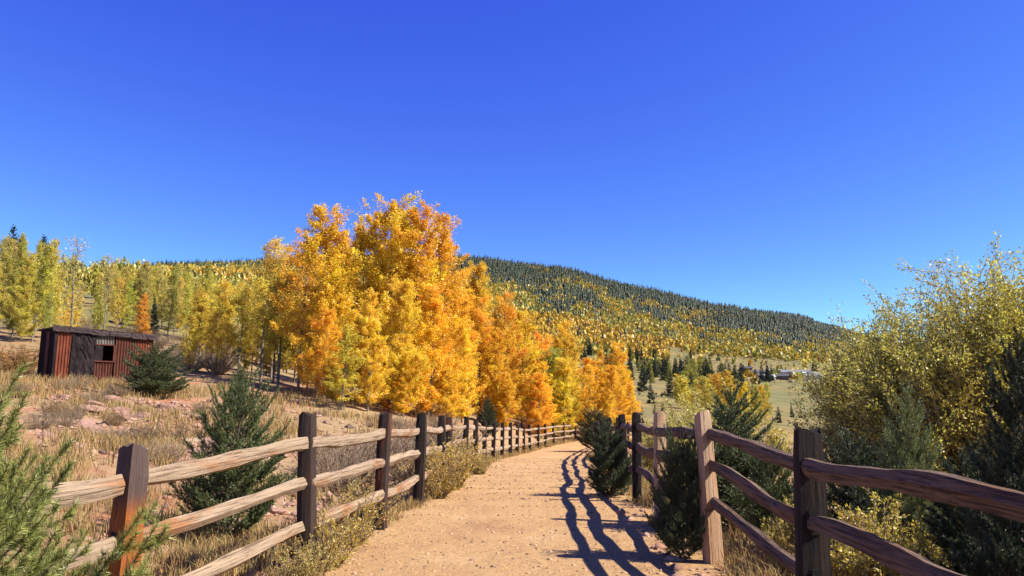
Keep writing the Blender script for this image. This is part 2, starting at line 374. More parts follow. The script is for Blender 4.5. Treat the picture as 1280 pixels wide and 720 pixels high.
# ------------------------------------------------------------------ ground sheet and trail
def build_ground():
    az = np.concatenate([np.linspace(-180, -60, 40, endpoint=False), np.linspace(-60, -40, 30, endpoint=False), np.linspace(-40, 40, 220, endpoint=False), np.linspace(40, 60, 30, endpoint=False), np.linspace(60, 180, 41)])
    d = np.exp(np.linspace(math.log(0.6), math.log(9000), 250))
    A, D = np.meshgrid(np.radians(az), d, indexing='ij')
    x = np.sin(A) * D; y = np.cos(A) * D; z = height(x, y)
    v = np.stack([x, y, z], -1).reshape(-1, 3); nd = len(d); na = len(az)
    i = np.arange(na - 1)[:, None] * nd; j = np.arange(nd - 1)[None, :]
    f = np.stack([i + j, i + j + 1, i + nd + j + 1, i + nd + j], -1).reshape(-1, 4)
    f = f[:, ::-1]
    k = len(v); v = np.vstack([v, [[0, 0, H(0, 0)]]])
    me = mesh_np('ground', v, f, True)
    o = obj('ground', me, M_GROUND); tag(o, kind='structure')
    # the disc right under the camera
    cap = np.array([[np.sin(a) * .62, np.cos(a) * .62, -0.004] for a in np.linspace(0, 2 * np.pi, 24, endpoint=False)])
    me2 = bpy.data.meshes.new('ground_patch'); me2.from_pydata([tuple(c) for c in cap], [], [tuple(range(24))[::-1]]); me2.update()
    tag(obj('ground_patch', me2, M_GROUND), kind='structure')
build_ground()
def build_trail():
    n = 41; u = np.linspace(-1, 1, n)
    s = np.arange(0, len(TP)); X = []
    P = TP[s]; Nn = TN[s]; w = TW[s] + 0.25
    x = P[:, 0:1] + Nn[:, 0:1] * u[None] * w[:, None]; y = P[:, 1:2] + Nn[:, 1:2] * u[None] * w[:, None]
    edge = 1 - np.abs(u)[None]; rag = 0.10 + 0.20 * fbm(x * 1.1, y * 1.1, 5, 3)
    z = TZ[s][:, None] + 0.03 * sstep(0, 1, (edge / rag)) - 0.012 + 0.003 * (fbm(x * 3, y * 3, 8, 3) - .5) - 0.03 * (edge < 0.02)
    v = np.stack([x, y, z], -1).reshape(-1, 3)
    i = np.arange(len(s) - 1)[:, None] * n; j = np.arange(n - 1)[None]
    f = np.stack([i + j, i + j + 1, i + n + j + 1, i + n + j], -1).reshape(-1, 4)
    me = mesh_np('trail', v, f, True)
    tag(obj('trail', me, M_TRAIL), kind='structure')
build_trail()

# stones --------------------------------------------------------------------
def stone_geo(r, n=1):
    v = np.array([(-1, 0, 0), (1, 0, 0), (0, -1, 0), (0, 1, 0), (0, 0, 1), (0, 0, -.5)], float)
    f = np.array([(0, 2, 4), (2, 1, 4), (1, 3, 4), (3, 0, 4), (2, 0, 5), (1, 2, 5), (3, 1, 5), (0, 3, 5)])
    V = v[None] * (0.6 + 0.8 * r.random((n, 6, 1))) * np.stack([0.7 + .6 * r.random(n), 0.7 + .6 * r.random(n), 0.35 + .4 * r.random(n)], -1)[:, None]
    a = r.random(n) * 6.28; c, s = np.cos(a)[:, None], np.sin(a)[:, None]
    V = np.stack([V[..., 0] * c - V[..., 1] * s, V[..., 0] * s + V[..., 1] * c, V[..., 2]], -1)
    FF = (f[None] + (np.arange(n) * 6)[:, None, None]).reshape(-1, 3)
    return V, FF
def scatter_stones(name, x, y, size, mat, r, lift=0.0):
    z = height(x, y); off, tz, tw = trail_rel(x, y); z = np.where(np.abs(off) < tw - .1, tz + 0.014, z)
    V, FF = stone_geo(r, len(x)); V = V * size[:, None, None] + np.stack([x, y, z + lift], -1)[:, None]
    o = obj(name, mesh_np(name, V.reshape(-1, 3), FF), mat); tag(o, kind='stuff'); return o
def on_trail(n, y0, y1, r, spread=1.0):
    yy = y0 * (y1 / y0) ** r.random(n)
    i = np.clip(np.searchsorted(TP[:, 1], yy), 0, len(TP) - 1)
    o = (r.random(n) * 2 - 1) * TW[i] * spread
    return TP[i, 0] + TN[i, 0] * o, yy + TN[i, 1] * o
r = np.random.default_rng(11)
x, y = on_trail(21000, 3.5, 30, r, 1.08)
scatter_stones('gravel', x, y, 0.006 + 0.026 * r.random(len(x)) ** 5, M_PEB, r)
# loose reddish rubble on the left bank and at the foot of the fences
def wedge(n, px0, px1, d0, d1, r):
    d = d0 * (d1 / d0) ** r.random(n); px = px0 + (px1 - px0) * r.random(n)
    return (px - 640) / F * d, d
x1, y1 = wedge(5200, -60, 520, 4, 27, r); k = (fbm(x1 * .5, y1 * .5, 33) > .5) & (trail_rel(x1, y1)[0] < -2.0); x1, y1 = x1[k], y1[k]
x2, y2 = wedge(1800, 60, 300, 14, 24, r)
x3, y3 = wedge(1200, 640, 1250, 4.5, 14, r); o3, _, w3 = trail_rel(x3, y3); k = (o3 > w3 - .5) & (o3 < w3 + 1.5); x3, y3 = x3[k], y3[k]
x = np.concatenate([x1, x2, x3]); y = np.concatenate([y1, y2, y3])
scatter_stones('rubble', x, y, 0.02 + 0.09 * r.random(len(x)) ** 4 + .002 * y, M_RUB, r)

x4, y4 = on_trail(2600, 4, 40, r, 1.25); o4, tz4, tw4 = trail_rel(x4, y4); k = r.random(len(x4)) < .08 + .92 * sstep(.55, 1.0, np.abs(o4) / tw4); x4, y4, o4, tz4, tw4 = [q[k] for q in (x4, y4, o4, tz4, tw4)]
z4 = np.where(np.abs(o4) < tw4 - .1, tz4 + .024, height(x4, y4) + .02)
lv4 = leaves(np.stack([x4, y4, z4], -1), .04, .034, r, dirs=np.stack([np.cos(x4 * 99), np.sin(y4 * 99), 0 * x4], -1))
lv4[0][:, 2] = np.repeat(z4, 4) + .25 * (lv4[0][:, 2] - np.repeat(z4, 4))
M_LITTER = island_mat('leaf_litter', [(0, (.5, .32, .05)), (.5, (.62, .44, .10)), (.8, (.42, .24, .08)), (1, (.7, .55, .2))])
tag(obj('fallen_leaves', mesh_np('fallen_leaves', *lv4), M_LITTER), 'yellow fallen leaves scattered along the trail edges', 'leaves', kind='stuff')
rock_meshes = []
for k in range(5):
    import bmesh
    bm = bmesh.new(); bmesh.ops.create_icosphere(bm, subdivisions=2, radius=1)
    rr = random.Random(k); pl = [(Vector((rr.gauss(0, 1), rr.gauss(0, 1), rr.gauss(0, 1))).normalized(), .45 + .4 * rr.random()) for _ in range(9)]
    for v in bm.verts:
        for nn, dd in pl:
            e = v.co.dot(nn) - dd
            if e > 0: v.co -= nn * e
        v.co.z *= .6
    me = bpy.data.meshes.new('rock'); bm.to_mesh(me); bm.free(); me.materials.append(M_ROCK); rock_meshes.append(me)
r = np.random.default_rng(5)
def put_rock(px, d, s, label, group=None):
    x, y, z = at(px, d); o = obj('rock', random.choice(rock_meshes)); o.location = (x, y, z + s * .15)
    o.scale = (s * random.uniform(.8, 1.4), s, s * random.uniform(.6, 1)); o.rotation_euler = (random.uniform(-.3, .3), random.uniform(-.3, .3), random.uniform(0, 6))
    tag(o, label, 'rock', group); return o
for k in range(46):
    put_rock(r.uniform(70, 300), r.uniform(14, 23), r.uniform(.12, .32), 'reddish brown stone lying in the rubble bank below the rusty shed', 'stones in the rubble bank below the shed')
for k in range(22):
    put_rock(r.uniform(200, 430), r.uniform(7.2, 12), r.uniform(.05, .13), 'small tan stone on the stony ground behind the left fence', 'stones behind the left fence')

# ------------------------------------------------------------------ grass
def blades(x, y, hgt, wid, r, lean=0.5):
    n = len(x); z = height(x, y) - 0.02
    a = r.random(n) * 6.28; ln = lean * (0.2 + r.random(n)); b = r.random(n) * 6.28
    h = hgt * (0.5 + 0.8 * r.random(n)); sx, sy = np.cos(b) * wid, np.sin(b) * wid
    lx, ly = np.cos(a) * ln * h, np.sin(a) * ln * h
    p0 = np.stack([x - sx, y - sy, z], -1); p1 = np.stack([x + sx, y + sy, z], -1)
    p2 = np.stack([x + lx * .35 - sx * .6, y + ly * .35 - sy * .6, z + h * .6], -1); p3 = np.stack([x + lx * .35 + sx * .6, y + ly * .35 + sy * .6, z + h * .6], -1)
    p4 = np.stack([x + lx, y + ly, z + h * (1 - .25 * ln)], -1)
    v = np.stack([p0, p1, p3, p2, p4], 1).reshape(-1, 3)
    i = np.arange(n)[:, None] * 5
    f = np.concatenate([i + np.array([[0, 1, 2]]), i + np.array([[0, 2, 3]]), i + np.array([[3, 2, 4]])])
    return v, f
def tufted(x, y, per, spread, r):
    n = len(x); X = np.repeat(x, per) + r.normal(size=n * per) * np.repeat(spread, per); Y = np.repeat(y, per) + r.normal(size=n * per) * np.repeat(spread, per); return X, Y
def grass():
    r = np.random.default_rng(3); parts = []
    # left slope
    x, y = wedge(6200, -120, 560, 4.5, 40, r)
    off, _, tw = trail_rel(x, y)
    k = (off < -tw - .35) & (fbm(x * .4, y * .4, 14) + .22 * r.random(len(x)) > .625); x, y = x[k], y[k]
    X, Y = tufted(x, y, 18, .05 + .004 * y, r)
    parts.append(blades(X, Y, np.repeat(.16 + .22 * fbm(x * .3, y * .3, 41) + .002 * y, 18), .004 + .00035 * Y, r, .55))
    # verge along both fences
    n = 900
    yy = 4.0 * (60 / 4.0) ** r.random(n); i = np.clip(np.searchsorted(TP[:, 1], yy), 0, len(TP) - 1); side = np.where(r.random(n) < .55, -1, 1)
    o = side * (TW[i] - .05 + np.abs(r.normal(size=n)) * .28)
    x = TP[i, 0] + TN[i, 0] * o; y = yy + TN[i, 1] * o
    k = (fbm(x * .8, y * .8, 77) > .47) | (y > 14); x, y = x[k], y[k]
    X, Y = tufted(x, y, 20, .05 + .003 * y, r); parts.append(blades(X, Y, .13 + .003 * Y, .003 + .0003 * Y, r, .7))
    # right side field
    x, y = wedge(4200, 640, 1400, 4, 70, r); off, _, tw = trail_rel(x, y); k = (off > tw + .1); x, y = x[k], y[k]
    X, Y = tufted(x, y, 11, .06 + .006 * y, r); parts.append(blades(X, Y, .2 + .002 * Y, .004 + .00035 * Y, r, .6))
    v, f = join(parts); tag(obj('dry_grass', mesh_np('dry_grass', v, f), M_GRASS), 'straw coloured dry grass in tufts on the banks', 'grass', kind='stuff')
grass()

# ------------------------------------------------------------------ trees: generators
def aspen_geo(seed, h=10.0, spread=1.5, base=0.18, nleaf=13000, leaf=0.085, ascend=1.05, shape=0.8):
    r = np.random.default_rng(seed); wood = []
    n = 12; t = np.linspace(0, 1, n)
    bx = np.cumsum(r.normal(size=n)) * .06; by = np.cumsum(r.normal(size=n)) * .06
    tr = np.stack([bx * t, by * t, t * h], -1); wood.append(tube(tr, (.0062 * h) * (1 - t) ** .8 + .010, 6))
    nb = 46; cl = []; wt = []
    for k in range(nb):
        u = base + (0.98 - base) * ((k + r.random()) / nb)
        p0 = np.array([np.interp(u, t, tr[:, 0]), np.interp(u, t, tr[:, 1]), u * h])
        q = (u - base) / (1 - base)
        L = spread * (0.35 + (1 - q) ** shape * (0.45 + .55 * min(1, q * 4))) * (0.65 + .55 * r.random())
        a = k * 2.4 + r.normal() * .5; up = ascend * (0.7 + .6 * r.random()) * (.7 + .8 * q)
        dr = np.array([math.cos(a), math.sin(a), up]); dr /= np.linalg.norm(dr)
        s = np.linspace(0, 1, 5); br = p0 + dr * L * s[:, None] + np.array([0, 0, .25 * L]) * (s ** 2)[:, None] + r.normal(size=(5, 3)) * .05 * s[:, None]
        wood.append(tube(br, np.linspace((.0022 * h) * (1 - u) + .008, .004, 5), 4))
        for m in range(max(3, int(7 * L / spread + 2))):
            ss = .25 + .75 * r.random(); c = p0 + dr * L * ss + np.array([0, 0, .25 * L]) * ss ** 2
            c = c + unit(r.normal(size=3)) * (.1 + .22 * L * r.random())
            cl.append(c); wt.append(0.0 if r.random() < .10 else .3 + r.random() ** 2)
    cl = np.array(cl); wt = np.array(wt); cnt = r.multinomial(nleaf, wt / wt.sum()); P = np.repeat(cl, cnt, 0)
    k_ = len(cl); sd = unit(np.stack([.45 * r.normal(size=k_), .45 * r.normal(size=k_), np.ones(k_)], 1) + .5 * unit(cl * np.array([1, 1, 0]))); sl = (.28 + .50 * r.random(k_)) * (spread / 1.5) ** .6
    sig = np.repeat(.045 + .06 * r.random(k_), cnt) * (spread / 1.5) ** .5; u_ = r.random(len(P)) - .25
    P = P + np.repeat(sd * sl[:, None], cnt, 0) * u_[:, None] + r.normal(size=P.shape) * (sig * (1.25 - u_ * .7))[:, None]
    lv = leaves(P, leaf, leaf * .95, r, droop=.25)
    wv = join(wood)
    return wv, lv
ASPEN = {}
def aspen_proto(key, **kw):
    w, lv = aspen_geo(**kw); ASPEN[key] = (mesh_np('trunk', *w, True), mesh_np('crown', *lv))
    ASPEN[key][0].materials.append(M_BARK); ASPEN[key][1].materials.append(M_LEAF)
aspen_proto('full1', seed=1, spread=1.75, base=.04, nleaf=44000, shape=.75, leaf=.066)
aspen_proto('full2', seed=2, spread=1.9, base=.05, nleaf=46000, shape=.6, leaf=.066)
aspen_proto('full3', seed=3, spread=1.55, base=.04, nleaf=38000, shape=.9, leaf=.066)
aspen_proto('spire', seed=4, spread=1.6, base=.03, nleaf=34000, shape=1.2, leaf=.06)
aspen_proto('high1', seed=5, spread=1.45, base=.30, nleaf=15000, shape=.6, leaf=.07)
aspen_proto('high2', seed=6, spread=1.3, base=.34, nleaf=14000, shape=.7, leaf=.07)
aspen_proto('thin1', seed=7, spread=1.1, base=.16, nleaf=9000, shape=.7)
aspen_proto('thin2', seed=8, spread=1.25, base=.10, nleaf=10000, shape=.8)
for k_ in range(4): aspen_proto('mid%d' % k_, seed=60 + k_, spread=[2.0, 1.7, 2.3, 1.9][k_], base=[.1, .16, .06, .2][k_], nleaf=1500, leaf=.30, shape=[.7, .9, .6, .75][k_])
aspen_proto('bare', seed=9, spread=1.0, base=.4, nleaf=900, shape=.7)
GOLD = (.93, .65, .045); ORANGE = (.95, .555, .034); YELLOW = (.84, .66, .07); YGREEN = (.62, .54, .07); OLIVE = (.46, .42, .07); GREEN = (.50, .52, .08); RUST = (.92, .38, .02); PALE = (.66, .52, .12)
def jit(c, a=.12):
    k = .90 * (1 + random.uniform(-a, a)); return (c[0] * k * (1 + random.uniform(-a, a) * .5), c[1] * k * (1 + random.uniform(-a, a) * .7), c[2] * k, 1)
N_ASPEN = 0
def aspen(key, px, d, top_py, color, label, group=None, wide=1.0, hmin=2.0):
    (x, y, z), h = top_h(px, top_py, d); h = max(h * .93, hmin)
    return aspen_at(key, x, y, z, h, color, label, group, wide)
def aspen_at(key, x, y, z, h, color, label, group=None, wide=1.0):
    global N_ASPEN; N_ASPEN += 1
    t = thing('aspen_tree', label, 'tree', (x, y, z - .05), random.uniform(0, 6.28), group)
    s = h / 10.0; ws = (.45 * s + .55 * min(1, s * 1.6)) * wide
    t.scale = (ws, ws, s)
    w, c = ASPEN[key]
    obj('trunk', w, None, t); o = obj('crown', c, None, t); o.color = jit(color)
    return t

# ------------------------------------------------------------------ the golden grove beside the trail
G_MAIN = 'aspens in the golden grove behind the left fence'
main = [
    # key, px, d, top, colour, label, wide
    ('full1', 398, 36, 252, ORANGE, 'tall orange aspen at the left end of the big golden clump', 1.15),
    ('full2', 487, 38, 243, GOLD, 'tallest golden aspen in the middle of the grove', 1.15),
    ('full3', 523, 37.5, 252, (.94, .53, .032), 'tall orange gold aspen just right of the tallest one', 1.1),
    ('full1', 551, 40, 262, ORANGE, 'orange aspen with a knobbly top on the right shoulder of the big clump', 1.0),
    ('full2', 452, 39, 272, (.80, .54, .04), 'olive gold aspen between the two tallest orange crowns', .95),
    ('full3', 427, 37, 290, GOLD, 'golden aspen in front of the gap in the big clump', .9),
    ('high1', 375, 41, 285, (.86, .52, .04), 'bronze yellow aspen behind the left shoulder of the clump', 1.1),
    ('high2', 328, 44, 292, (.78, .60, .08), 'yellow green aspen standing alone left of the big orange clump', 1.2),
    ('high1', 350, 42, 330, (.66, .50, .05), 'bronze green aspen beside the lone yellow green one', 1.1),
    ('high1', 300, 46, 352, (.74, .52, .05), 'bronze yellow aspen on dark bare trunks left of the grove', 1.1),
    ('high2', 272, 47, 345, YELLOW, 'yellow aspen on dark bare trunks nearest the dead slope', 1.15),
    ('high1', 250, 50, 362, (.70, .54, .06), 'olive yellow aspen at the left edge of the trunk row', 1.1),
    ('full3', 462, 31, 360, (.86, .60, .05), 'short yellow aspen in front of the tall golden trees', .95),
    ('thin2', 430, 29.5, 400, (.68, .58, .06), 'young yellow green aspen at the foot of the grove', 1.25),
    ('full1', 505, 33, 345, GOLD, 'low golden aspen in front of the tallest one', .95),
    ('full2', 408, 33, 380, ORANGE, 'short orange aspen under the left orange crown', .9),
    ('spire', 573, 43, 335, ORANGE, 'orange spire shaped aspen right of the big clump', 1.1),
    ('full1', 540, 35, 350, (.92, .55, .03), 'yellow gold aspen low in the right half of the clump', 1.0),
    ('spire', 600, 46, 368, ORANGE, 'slim orange aspen by the bend of the left fence', 1.1),
    ('full3', 578, 38, 400, GOLD, 'short golden aspen close behind the left fence', 1.0),
    ('spire', 632, 50, 362, ORANGE, 'orange aspen with a pointed top beside the trail bend', 1.2),
    ('full1', 652, 54, 385, (.95, .57, .036), 'golden aspen right of the pointed orange one', 1.1),
    ('full3', 622, 45, 410, (.95, .56, .034), 'yellow gold aspen in front of the pointed orange one', 1.0),
    ('spire', 676, 56, 415, (.92, .50, .04), 'pale orange aspen left of the green one', 1.15),
    ('full1', 692, 55, 432, GREEN, 'green aspen still in summer leaf among the orange ones', 1.15),
    ('full3', 712, 57, 418, YELLOW, 'yellow aspen right of the green one', 1.2),
    ('spire', 706, 59, 398, (.90, .56, .03), 'golden topped aspen behind the green one', 1.1),
    ('full1', 735, 60, 445, (.94, .52, .03), 'gold orange aspen between the yellow and the last orange ones', 1.15),
    ('full3', 752, 61, 462, ORANGE, 'short orange aspen left of the last spire', 1.2),
    ('spire', 771, 63, 426, ORANGE, 'bright orange aspen spire at the right end of the row', 1.25),
    ('full3', 782, 64, 462, ORANGE, 'low orange aspen at the right end of the row', 1.0),
    ('full2', 500, 45, 270, (.88, .52, .03), 'gold aspen hidden behind the tallest one', 1.0),
    ('full2', 420, 46, 300, (.84, .48, .03), 'bronze aspen hidden behind the left half of the clump', 1.0),
]
for k, px, d, tp, c, lab, wd in main: aspen(k, px, d, tp, c, lab, G_MAIN, wd * 1.16)
r = random.Random(21)
for i in range(34):                                   # younger stems filling the grove
    px = r.uniform(235, 420); d = r.uniform(42, 75)
    aspen(r.choice(['high1', 'high2', 'thin1']), px, d, r.uniform(360, 400) - 25 * (px > 320), r.choice([(.74, .52, .05), YELLOW, YGREEN]), 'slim bronze aspen in the dark row of trunks left of the golden clump', 'slim aspens in the trunk row left of the grove', 1.1)
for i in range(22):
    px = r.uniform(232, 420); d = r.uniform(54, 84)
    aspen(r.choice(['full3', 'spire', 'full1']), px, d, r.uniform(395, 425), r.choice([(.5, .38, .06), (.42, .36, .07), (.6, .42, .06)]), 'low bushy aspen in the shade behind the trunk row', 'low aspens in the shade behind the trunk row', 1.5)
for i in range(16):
    px = r.uniform(585, 760); d = r.uniform(62, 85)
    aspen(r.choice(['full1', 'spire', 'full3']), px, d, r.uniform(405, 440) + (px - 640) * .12, r.choice([ORANGE, GOLD, (.94, .56, .03)]), 'orange aspen behind the front row by the trail bend', 'aspens behind the front row by the trail bend', 1.2)
for i in range(10):
    px = r.uniform(415, 600); d = r.uniform(41, 50)
    aspen(r.choice(['full1', 'full2']), px, d, r.uniform(320, 380), r.choice([ORANGE, GOLD, (.88, .54, .04)]), 'golden aspen filling the back of the big clump', 'aspens filling the back of the big clump', 1.1)
for i in range(15):
    px = r.uniform(415, 770); d = r.uniform(30, 36) + max(0, px - 520) * .10
    aspen(r.choice(['thin2', 'full3', 'full1']), px, d, r.uniform(430, 470) + max(0, px - 600) * .12, r.choice([GOLD, ORANGE, (.94, .58, .04), ORANGE]), 'young golden aspen at the foot of the grove', 'young aspens at the foot of the grove', 1.35, 1.5)
# slope behind the shed
aspen('bare', 88, 42, 288, PALE, 'tall nearly bare aspen with a pale trunk behind the shed', None, 1.2)
aspen('bare', 128, 60, 312, PALE, 'sparse pale aspen with a few leaves right of the tall bare one', None, 1.1)
aspen('full3', 176, 72, 366, (.86, .46, .06), 'small bright orange aspen on the dead slope above the shed', None, 1.1)
for i in range(100):
    px = r.uniform(-90, 262); u = r.random(); d = 46 + 85 * u
    if 130 < px < 240 and d < 78: d = r.uniform(80, 130)
    c = r.choice([YGREEN, YGREEN, OLIVE, OLIVE, (.70, .58, .09), (.80, .60, .09), (.66, .54, .11), (.60, .50, .12)])
    tp = r.uniform(318, 350) if px > 60 else r.uniform(280, 325)
    if d < 60: tp += 25
    aspen(r.choice(['high1', 'thin1', 'thin1', 'thin2', 'thin2', 'full3']), px, d, tp + 6, c, 'thin yellow green aspen in the stand on the slope behind the shed', 'thin aspens on the slope behind the shed', 1.05, 4)

# ------------------------------------------------------------------ conifers: generators
def needles_on(seg0, seg1, per_m, length, width, r, fwd=.6):
    d = seg1 - seg0; L = np.linalg.norm(d, axis=1); cnt = np.maximum(1, (L * per_m * (0.8 + .4 * r.random(len(L)))).astype(int))
    i = np.repeat(np.arange(len(L)), cnt); t = r.random(len(i))[:, None]
    p = seg0[i] + d[i] * t; dn = unit(d)[i]
    rad = unit(np.cross(dn, r.normal(size=p.shape))); nd = unit(dn * fwd + rad * (1 - .3 * fwd) + np.array([0, 0, .12]))
    s = unit(np.cross(nd, r.normal(size=p.shape))) * width * .5
    ln = (length * (.7 + .5 * r.random(len(p))))[:, None]
    v = np.stack([p - s, p + s, p + nd * ln], 1).reshape(-1, 3)
    return v, np.arange(len(v)).reshape(-1, 3)
def conifer_geo(seed, h=2.0, rad=.8, whorls=11, per=6, per_m=330, nl=.034, nw=.0075, up=.35, curl=.25, side=5, base=.04, pw=.85, gap=0.0):
    r = np.random.default_rng(seed); wood = []; S0 = []; S1 = []
    t = np.linspace(0, 1, 8); tr = np.stack([.02 * h * np.sin(t * 4 + seed), .02 * h * np.cos(t * 3), t * h], -1); tr[0] *= 0
    wood.append(tube(tr, .02 * h * (1 - t) + .006, 6)); S0 += [tr[-2], (tr[-2] + tr[-1]) / 2]; S1 += [(tr[-2] + tr[-1]) / 2, tr[-1]]
    for w in range(whorls):
        q = (w + .3 * r.random()) / whorls; u = base + (1 - base) * q
        for b in range(per):
            if r.random() < gap: continue
            z = u * h + r.normal() * .02 * h
            p0 = np.array([np.interp(z / h, t, tr[:, 0]), np.interp(z / h, t, tr[:, 1]), max(z, .02)])
            L = rad * ((1 - q) ** pw * .92 + .08) * (.7 + .45 * r.random()); a = (b + .5 * (w % 2)) / per * 6.283 + r.normal() * .25
            dr = np.array([math.cos(a), math.sin(a), up + .9 * q * q + r.normal() * .1])
            s = np.linspace(0, 1, 6); br = p0 + dr * L * s[:, None] + np.array([0, 0, curl * L]) * (s ** 2.2)[:, None] + r.normal(size=(6, 3)) * .012 * s[:, None]
            wood.append(tube(br, np.linspace(.006 * h * (1 - q) + .004, .002, 6), 4))
            S0 += list(br[1:-1] if L > .3 else br[:-1]); S1 += list(br[2:] if L > .3 else br[1:])
            m = max(2, int(side * L / rad * 2.2))
            for k in range(m):
                ss = .2 + .75 * (k + r.random()) / m; c = np.array([np.interp(ss, s, br[:, j]) for j in range(3)])
                tl = L * (.42 * (1 - ss) + .14) * (.7 + .6 * r.random()); sg = 1 if k % 2 else -1
                td = unit(dr * .75 + sg * np.array([-math.sin(a), math.cos(a), 0]) * .8 + np.array([0, 0, .25 + r.normal() * .2]))
                mid = c + td * tl * .55; e = c + td * tl + np.array([0, 0, curl * .5 * tl]); S0 += [c, mid]; S1 += [mid, e]
                if tl > .16:
                    for sg2 in (1, -1):
                        td2 = unit(td + sg2 * np.cross(td, [0, 0, 1]) * .8 + r.normal(size=3) * .15); S0.append(mid); S1.append(mid + td2 * tl * .4)
    S0 = np.array(S0); S1 = np.array(S1)
    fl = needles_on(S0, S1, per_m, nl, nw, r)
    # the twigs that carry the needles
    d = S1 - S0; n_ = unit(np.cross(d, r.normal(size=d.shape))) * .0025 * max(1, h / 2)
    tv = np.stack([S0 - n_, S0 + n_, S1 + n_ * .6, S1 - n_ * .6], 1).reshape(-1, 3); wood.append((tv, np.arange(len(tv)).reshape(-1, 4)))
    return join(wood), fl
CON = {}
def con_proto(key, **kw):
    w, fl = conifer_geo(**kw); a = mesh_np('trunk', *w, False); b = mesh_np('foliage', *fl); a.materials.append(M_DARKBARK); b.materials.append(M_NEEDLE)
    CON[key] = (a, b, kw.get('h', 2.0), len(b.polygons))
con_proto('fir1', seed=31, h=2.0, rad=1.0, whorls=13, per=8, gap=.12, side=9, pw=.62, up=.4, nw=.009, nl=.037, per_m=270)
con_proto('fir2', seed=32, h=2.0, rad=.85, whorls=14, per=8, up=.3, side=9, pw=.62, nw=.009, nl=.037, per_m=270)
con_proto('bushy', seed=33, h=2.0, rad=1.35, whorls=11, per=10, pw=.36, up=.28, nl=.05, nw=.015, per_m=170, side=7)
con_proto('tall', seed=34, h=9.0, rad=1.9, whorls=24, per=7, pw=.9, up=-.05, nl=.16, nw=.05, per_m=60, side=5)
con_proto('pine', seed=35, h=2.0, rad=1.0, whorls=10, per=6, per_m=900, nl=.055, nw=.0040, up=.42, curl=.5, side=4, pw=1.15, gap=.08)
con_proto('spruce', seed=36, h=2.4, rad=1.0, whorls=14, per=8, per_m=560, nl=.036, nw=.008, up=.15, curl=.25, side=8, pw=.7)
FIRC = (.135, .165, .050); DARKFIR = (.065, .085, .032); PINEC = (.26, .28, .065)
def conifer(key, px, d, top_py, label, color=FIRC, name='fir_tree', wide=1.0, group=None, rz=None, cat='tree', x=None):
    (xx, y, z), h = top_h(px, top_py, d)
    a, b, h0, n = CON[key]; s = h / h0
    t = thing(name, label, cat, (xx, y, z - .03), random.uniform(0, 6.28) if rz is None else rz, group); t.scale = (s * wide, s * wide, s)
    obj('trunk', a, None, t); o = obj('foliage', b, None, t); o.color = (*[.8 * q for q in color], 1)
    return t
conifer('fir1', 302, 8.6, 484, 'young green fir standing right behind the nearest left rails', FIRC, wide=.78)
conifer('bushy', 196, 25, 447, 'round bushy dark conifer against the right end of the shed', (.11, .13, .045), 'conifer_bush', wide=1.28)
conifer('fir2', 302, 24, 462, 'thin fir sapling on the bank left of the trunk row', FIRC, wide=.7)
conifer('fir2', 610, 36, 500, 'small dark fir sapling behind the left fence at the bend', DARKFIR, wide=.8)
conifer('fir2', 759, 12.9, 529, 'dark young fir on the trail side of the right fence', (.075, .100, .036), wide=.95)
conifer('bushy', 846, 7.55, 574, 'low dark fir growing through the rails of the right fence', (.070, .092, .034), 'conifer_bush', wide=.50)
conifer('fir2', 908, 9.2, 492, 'young fir behind the pale post of the right fence', (.105, .135, .045), wide=1.0)
conifer('fir1', 955, 8.0, 560, 'low fir in the rail gap between the pale and the dark right posts', FIRC, wide=.8)
conifer('fir2', 1122, 6.6, 503, 'small sunlit fir above the nearest top rail on the right', (.24, .27, .085), wide=.55)
conifer('spruce', 1264, 3.95, 432, 'dark spruce rising at the right edge of the picture', (.045, .060, .026), 'spruce_tree', wide=.50)
conifer('spruce', 1206, 5.2, 562, 'dark spruce under the nearest right rails', (.055, .075, .030), 'spruce_tree', wide=.95)
conifer('fir1', 1060, 7.4, 552, 'dark fir behind the nearest dark post on the right', DARKFIR, wide=1.0)
conifer('pine', -50, 3.0, 425, 'bright green young pine cut by the left edge of the picture', PINEC, 'pine_tree', wide=.80)
conifer('pine', 22, 3.4, 566, 'low bright green pine in the lower left corner before the orange post', PINEC, 'pine_tree', wide=.92)
conifer('tall', 4, 105, 284, 'dark spruce on the skyline at the far left', (.030, .045, .022), 'spruce_tree', wide=1.0)
conifer('tall', 44, 112, 296, 'second dark spruce on the skyline above the shed', (.030, .045, .022), 'spruce_tree', wide=1.1)
conifer('tall', 189, 74, 372, 'dark narrow fir beside the small orange aspen above the shed', (.026, .038, .02), 'fir_tree', wide=.8)
conifer('fir1', 742, 40, 514, 'little fir where the right fence bends away', DARKFIR, wide=1.1)

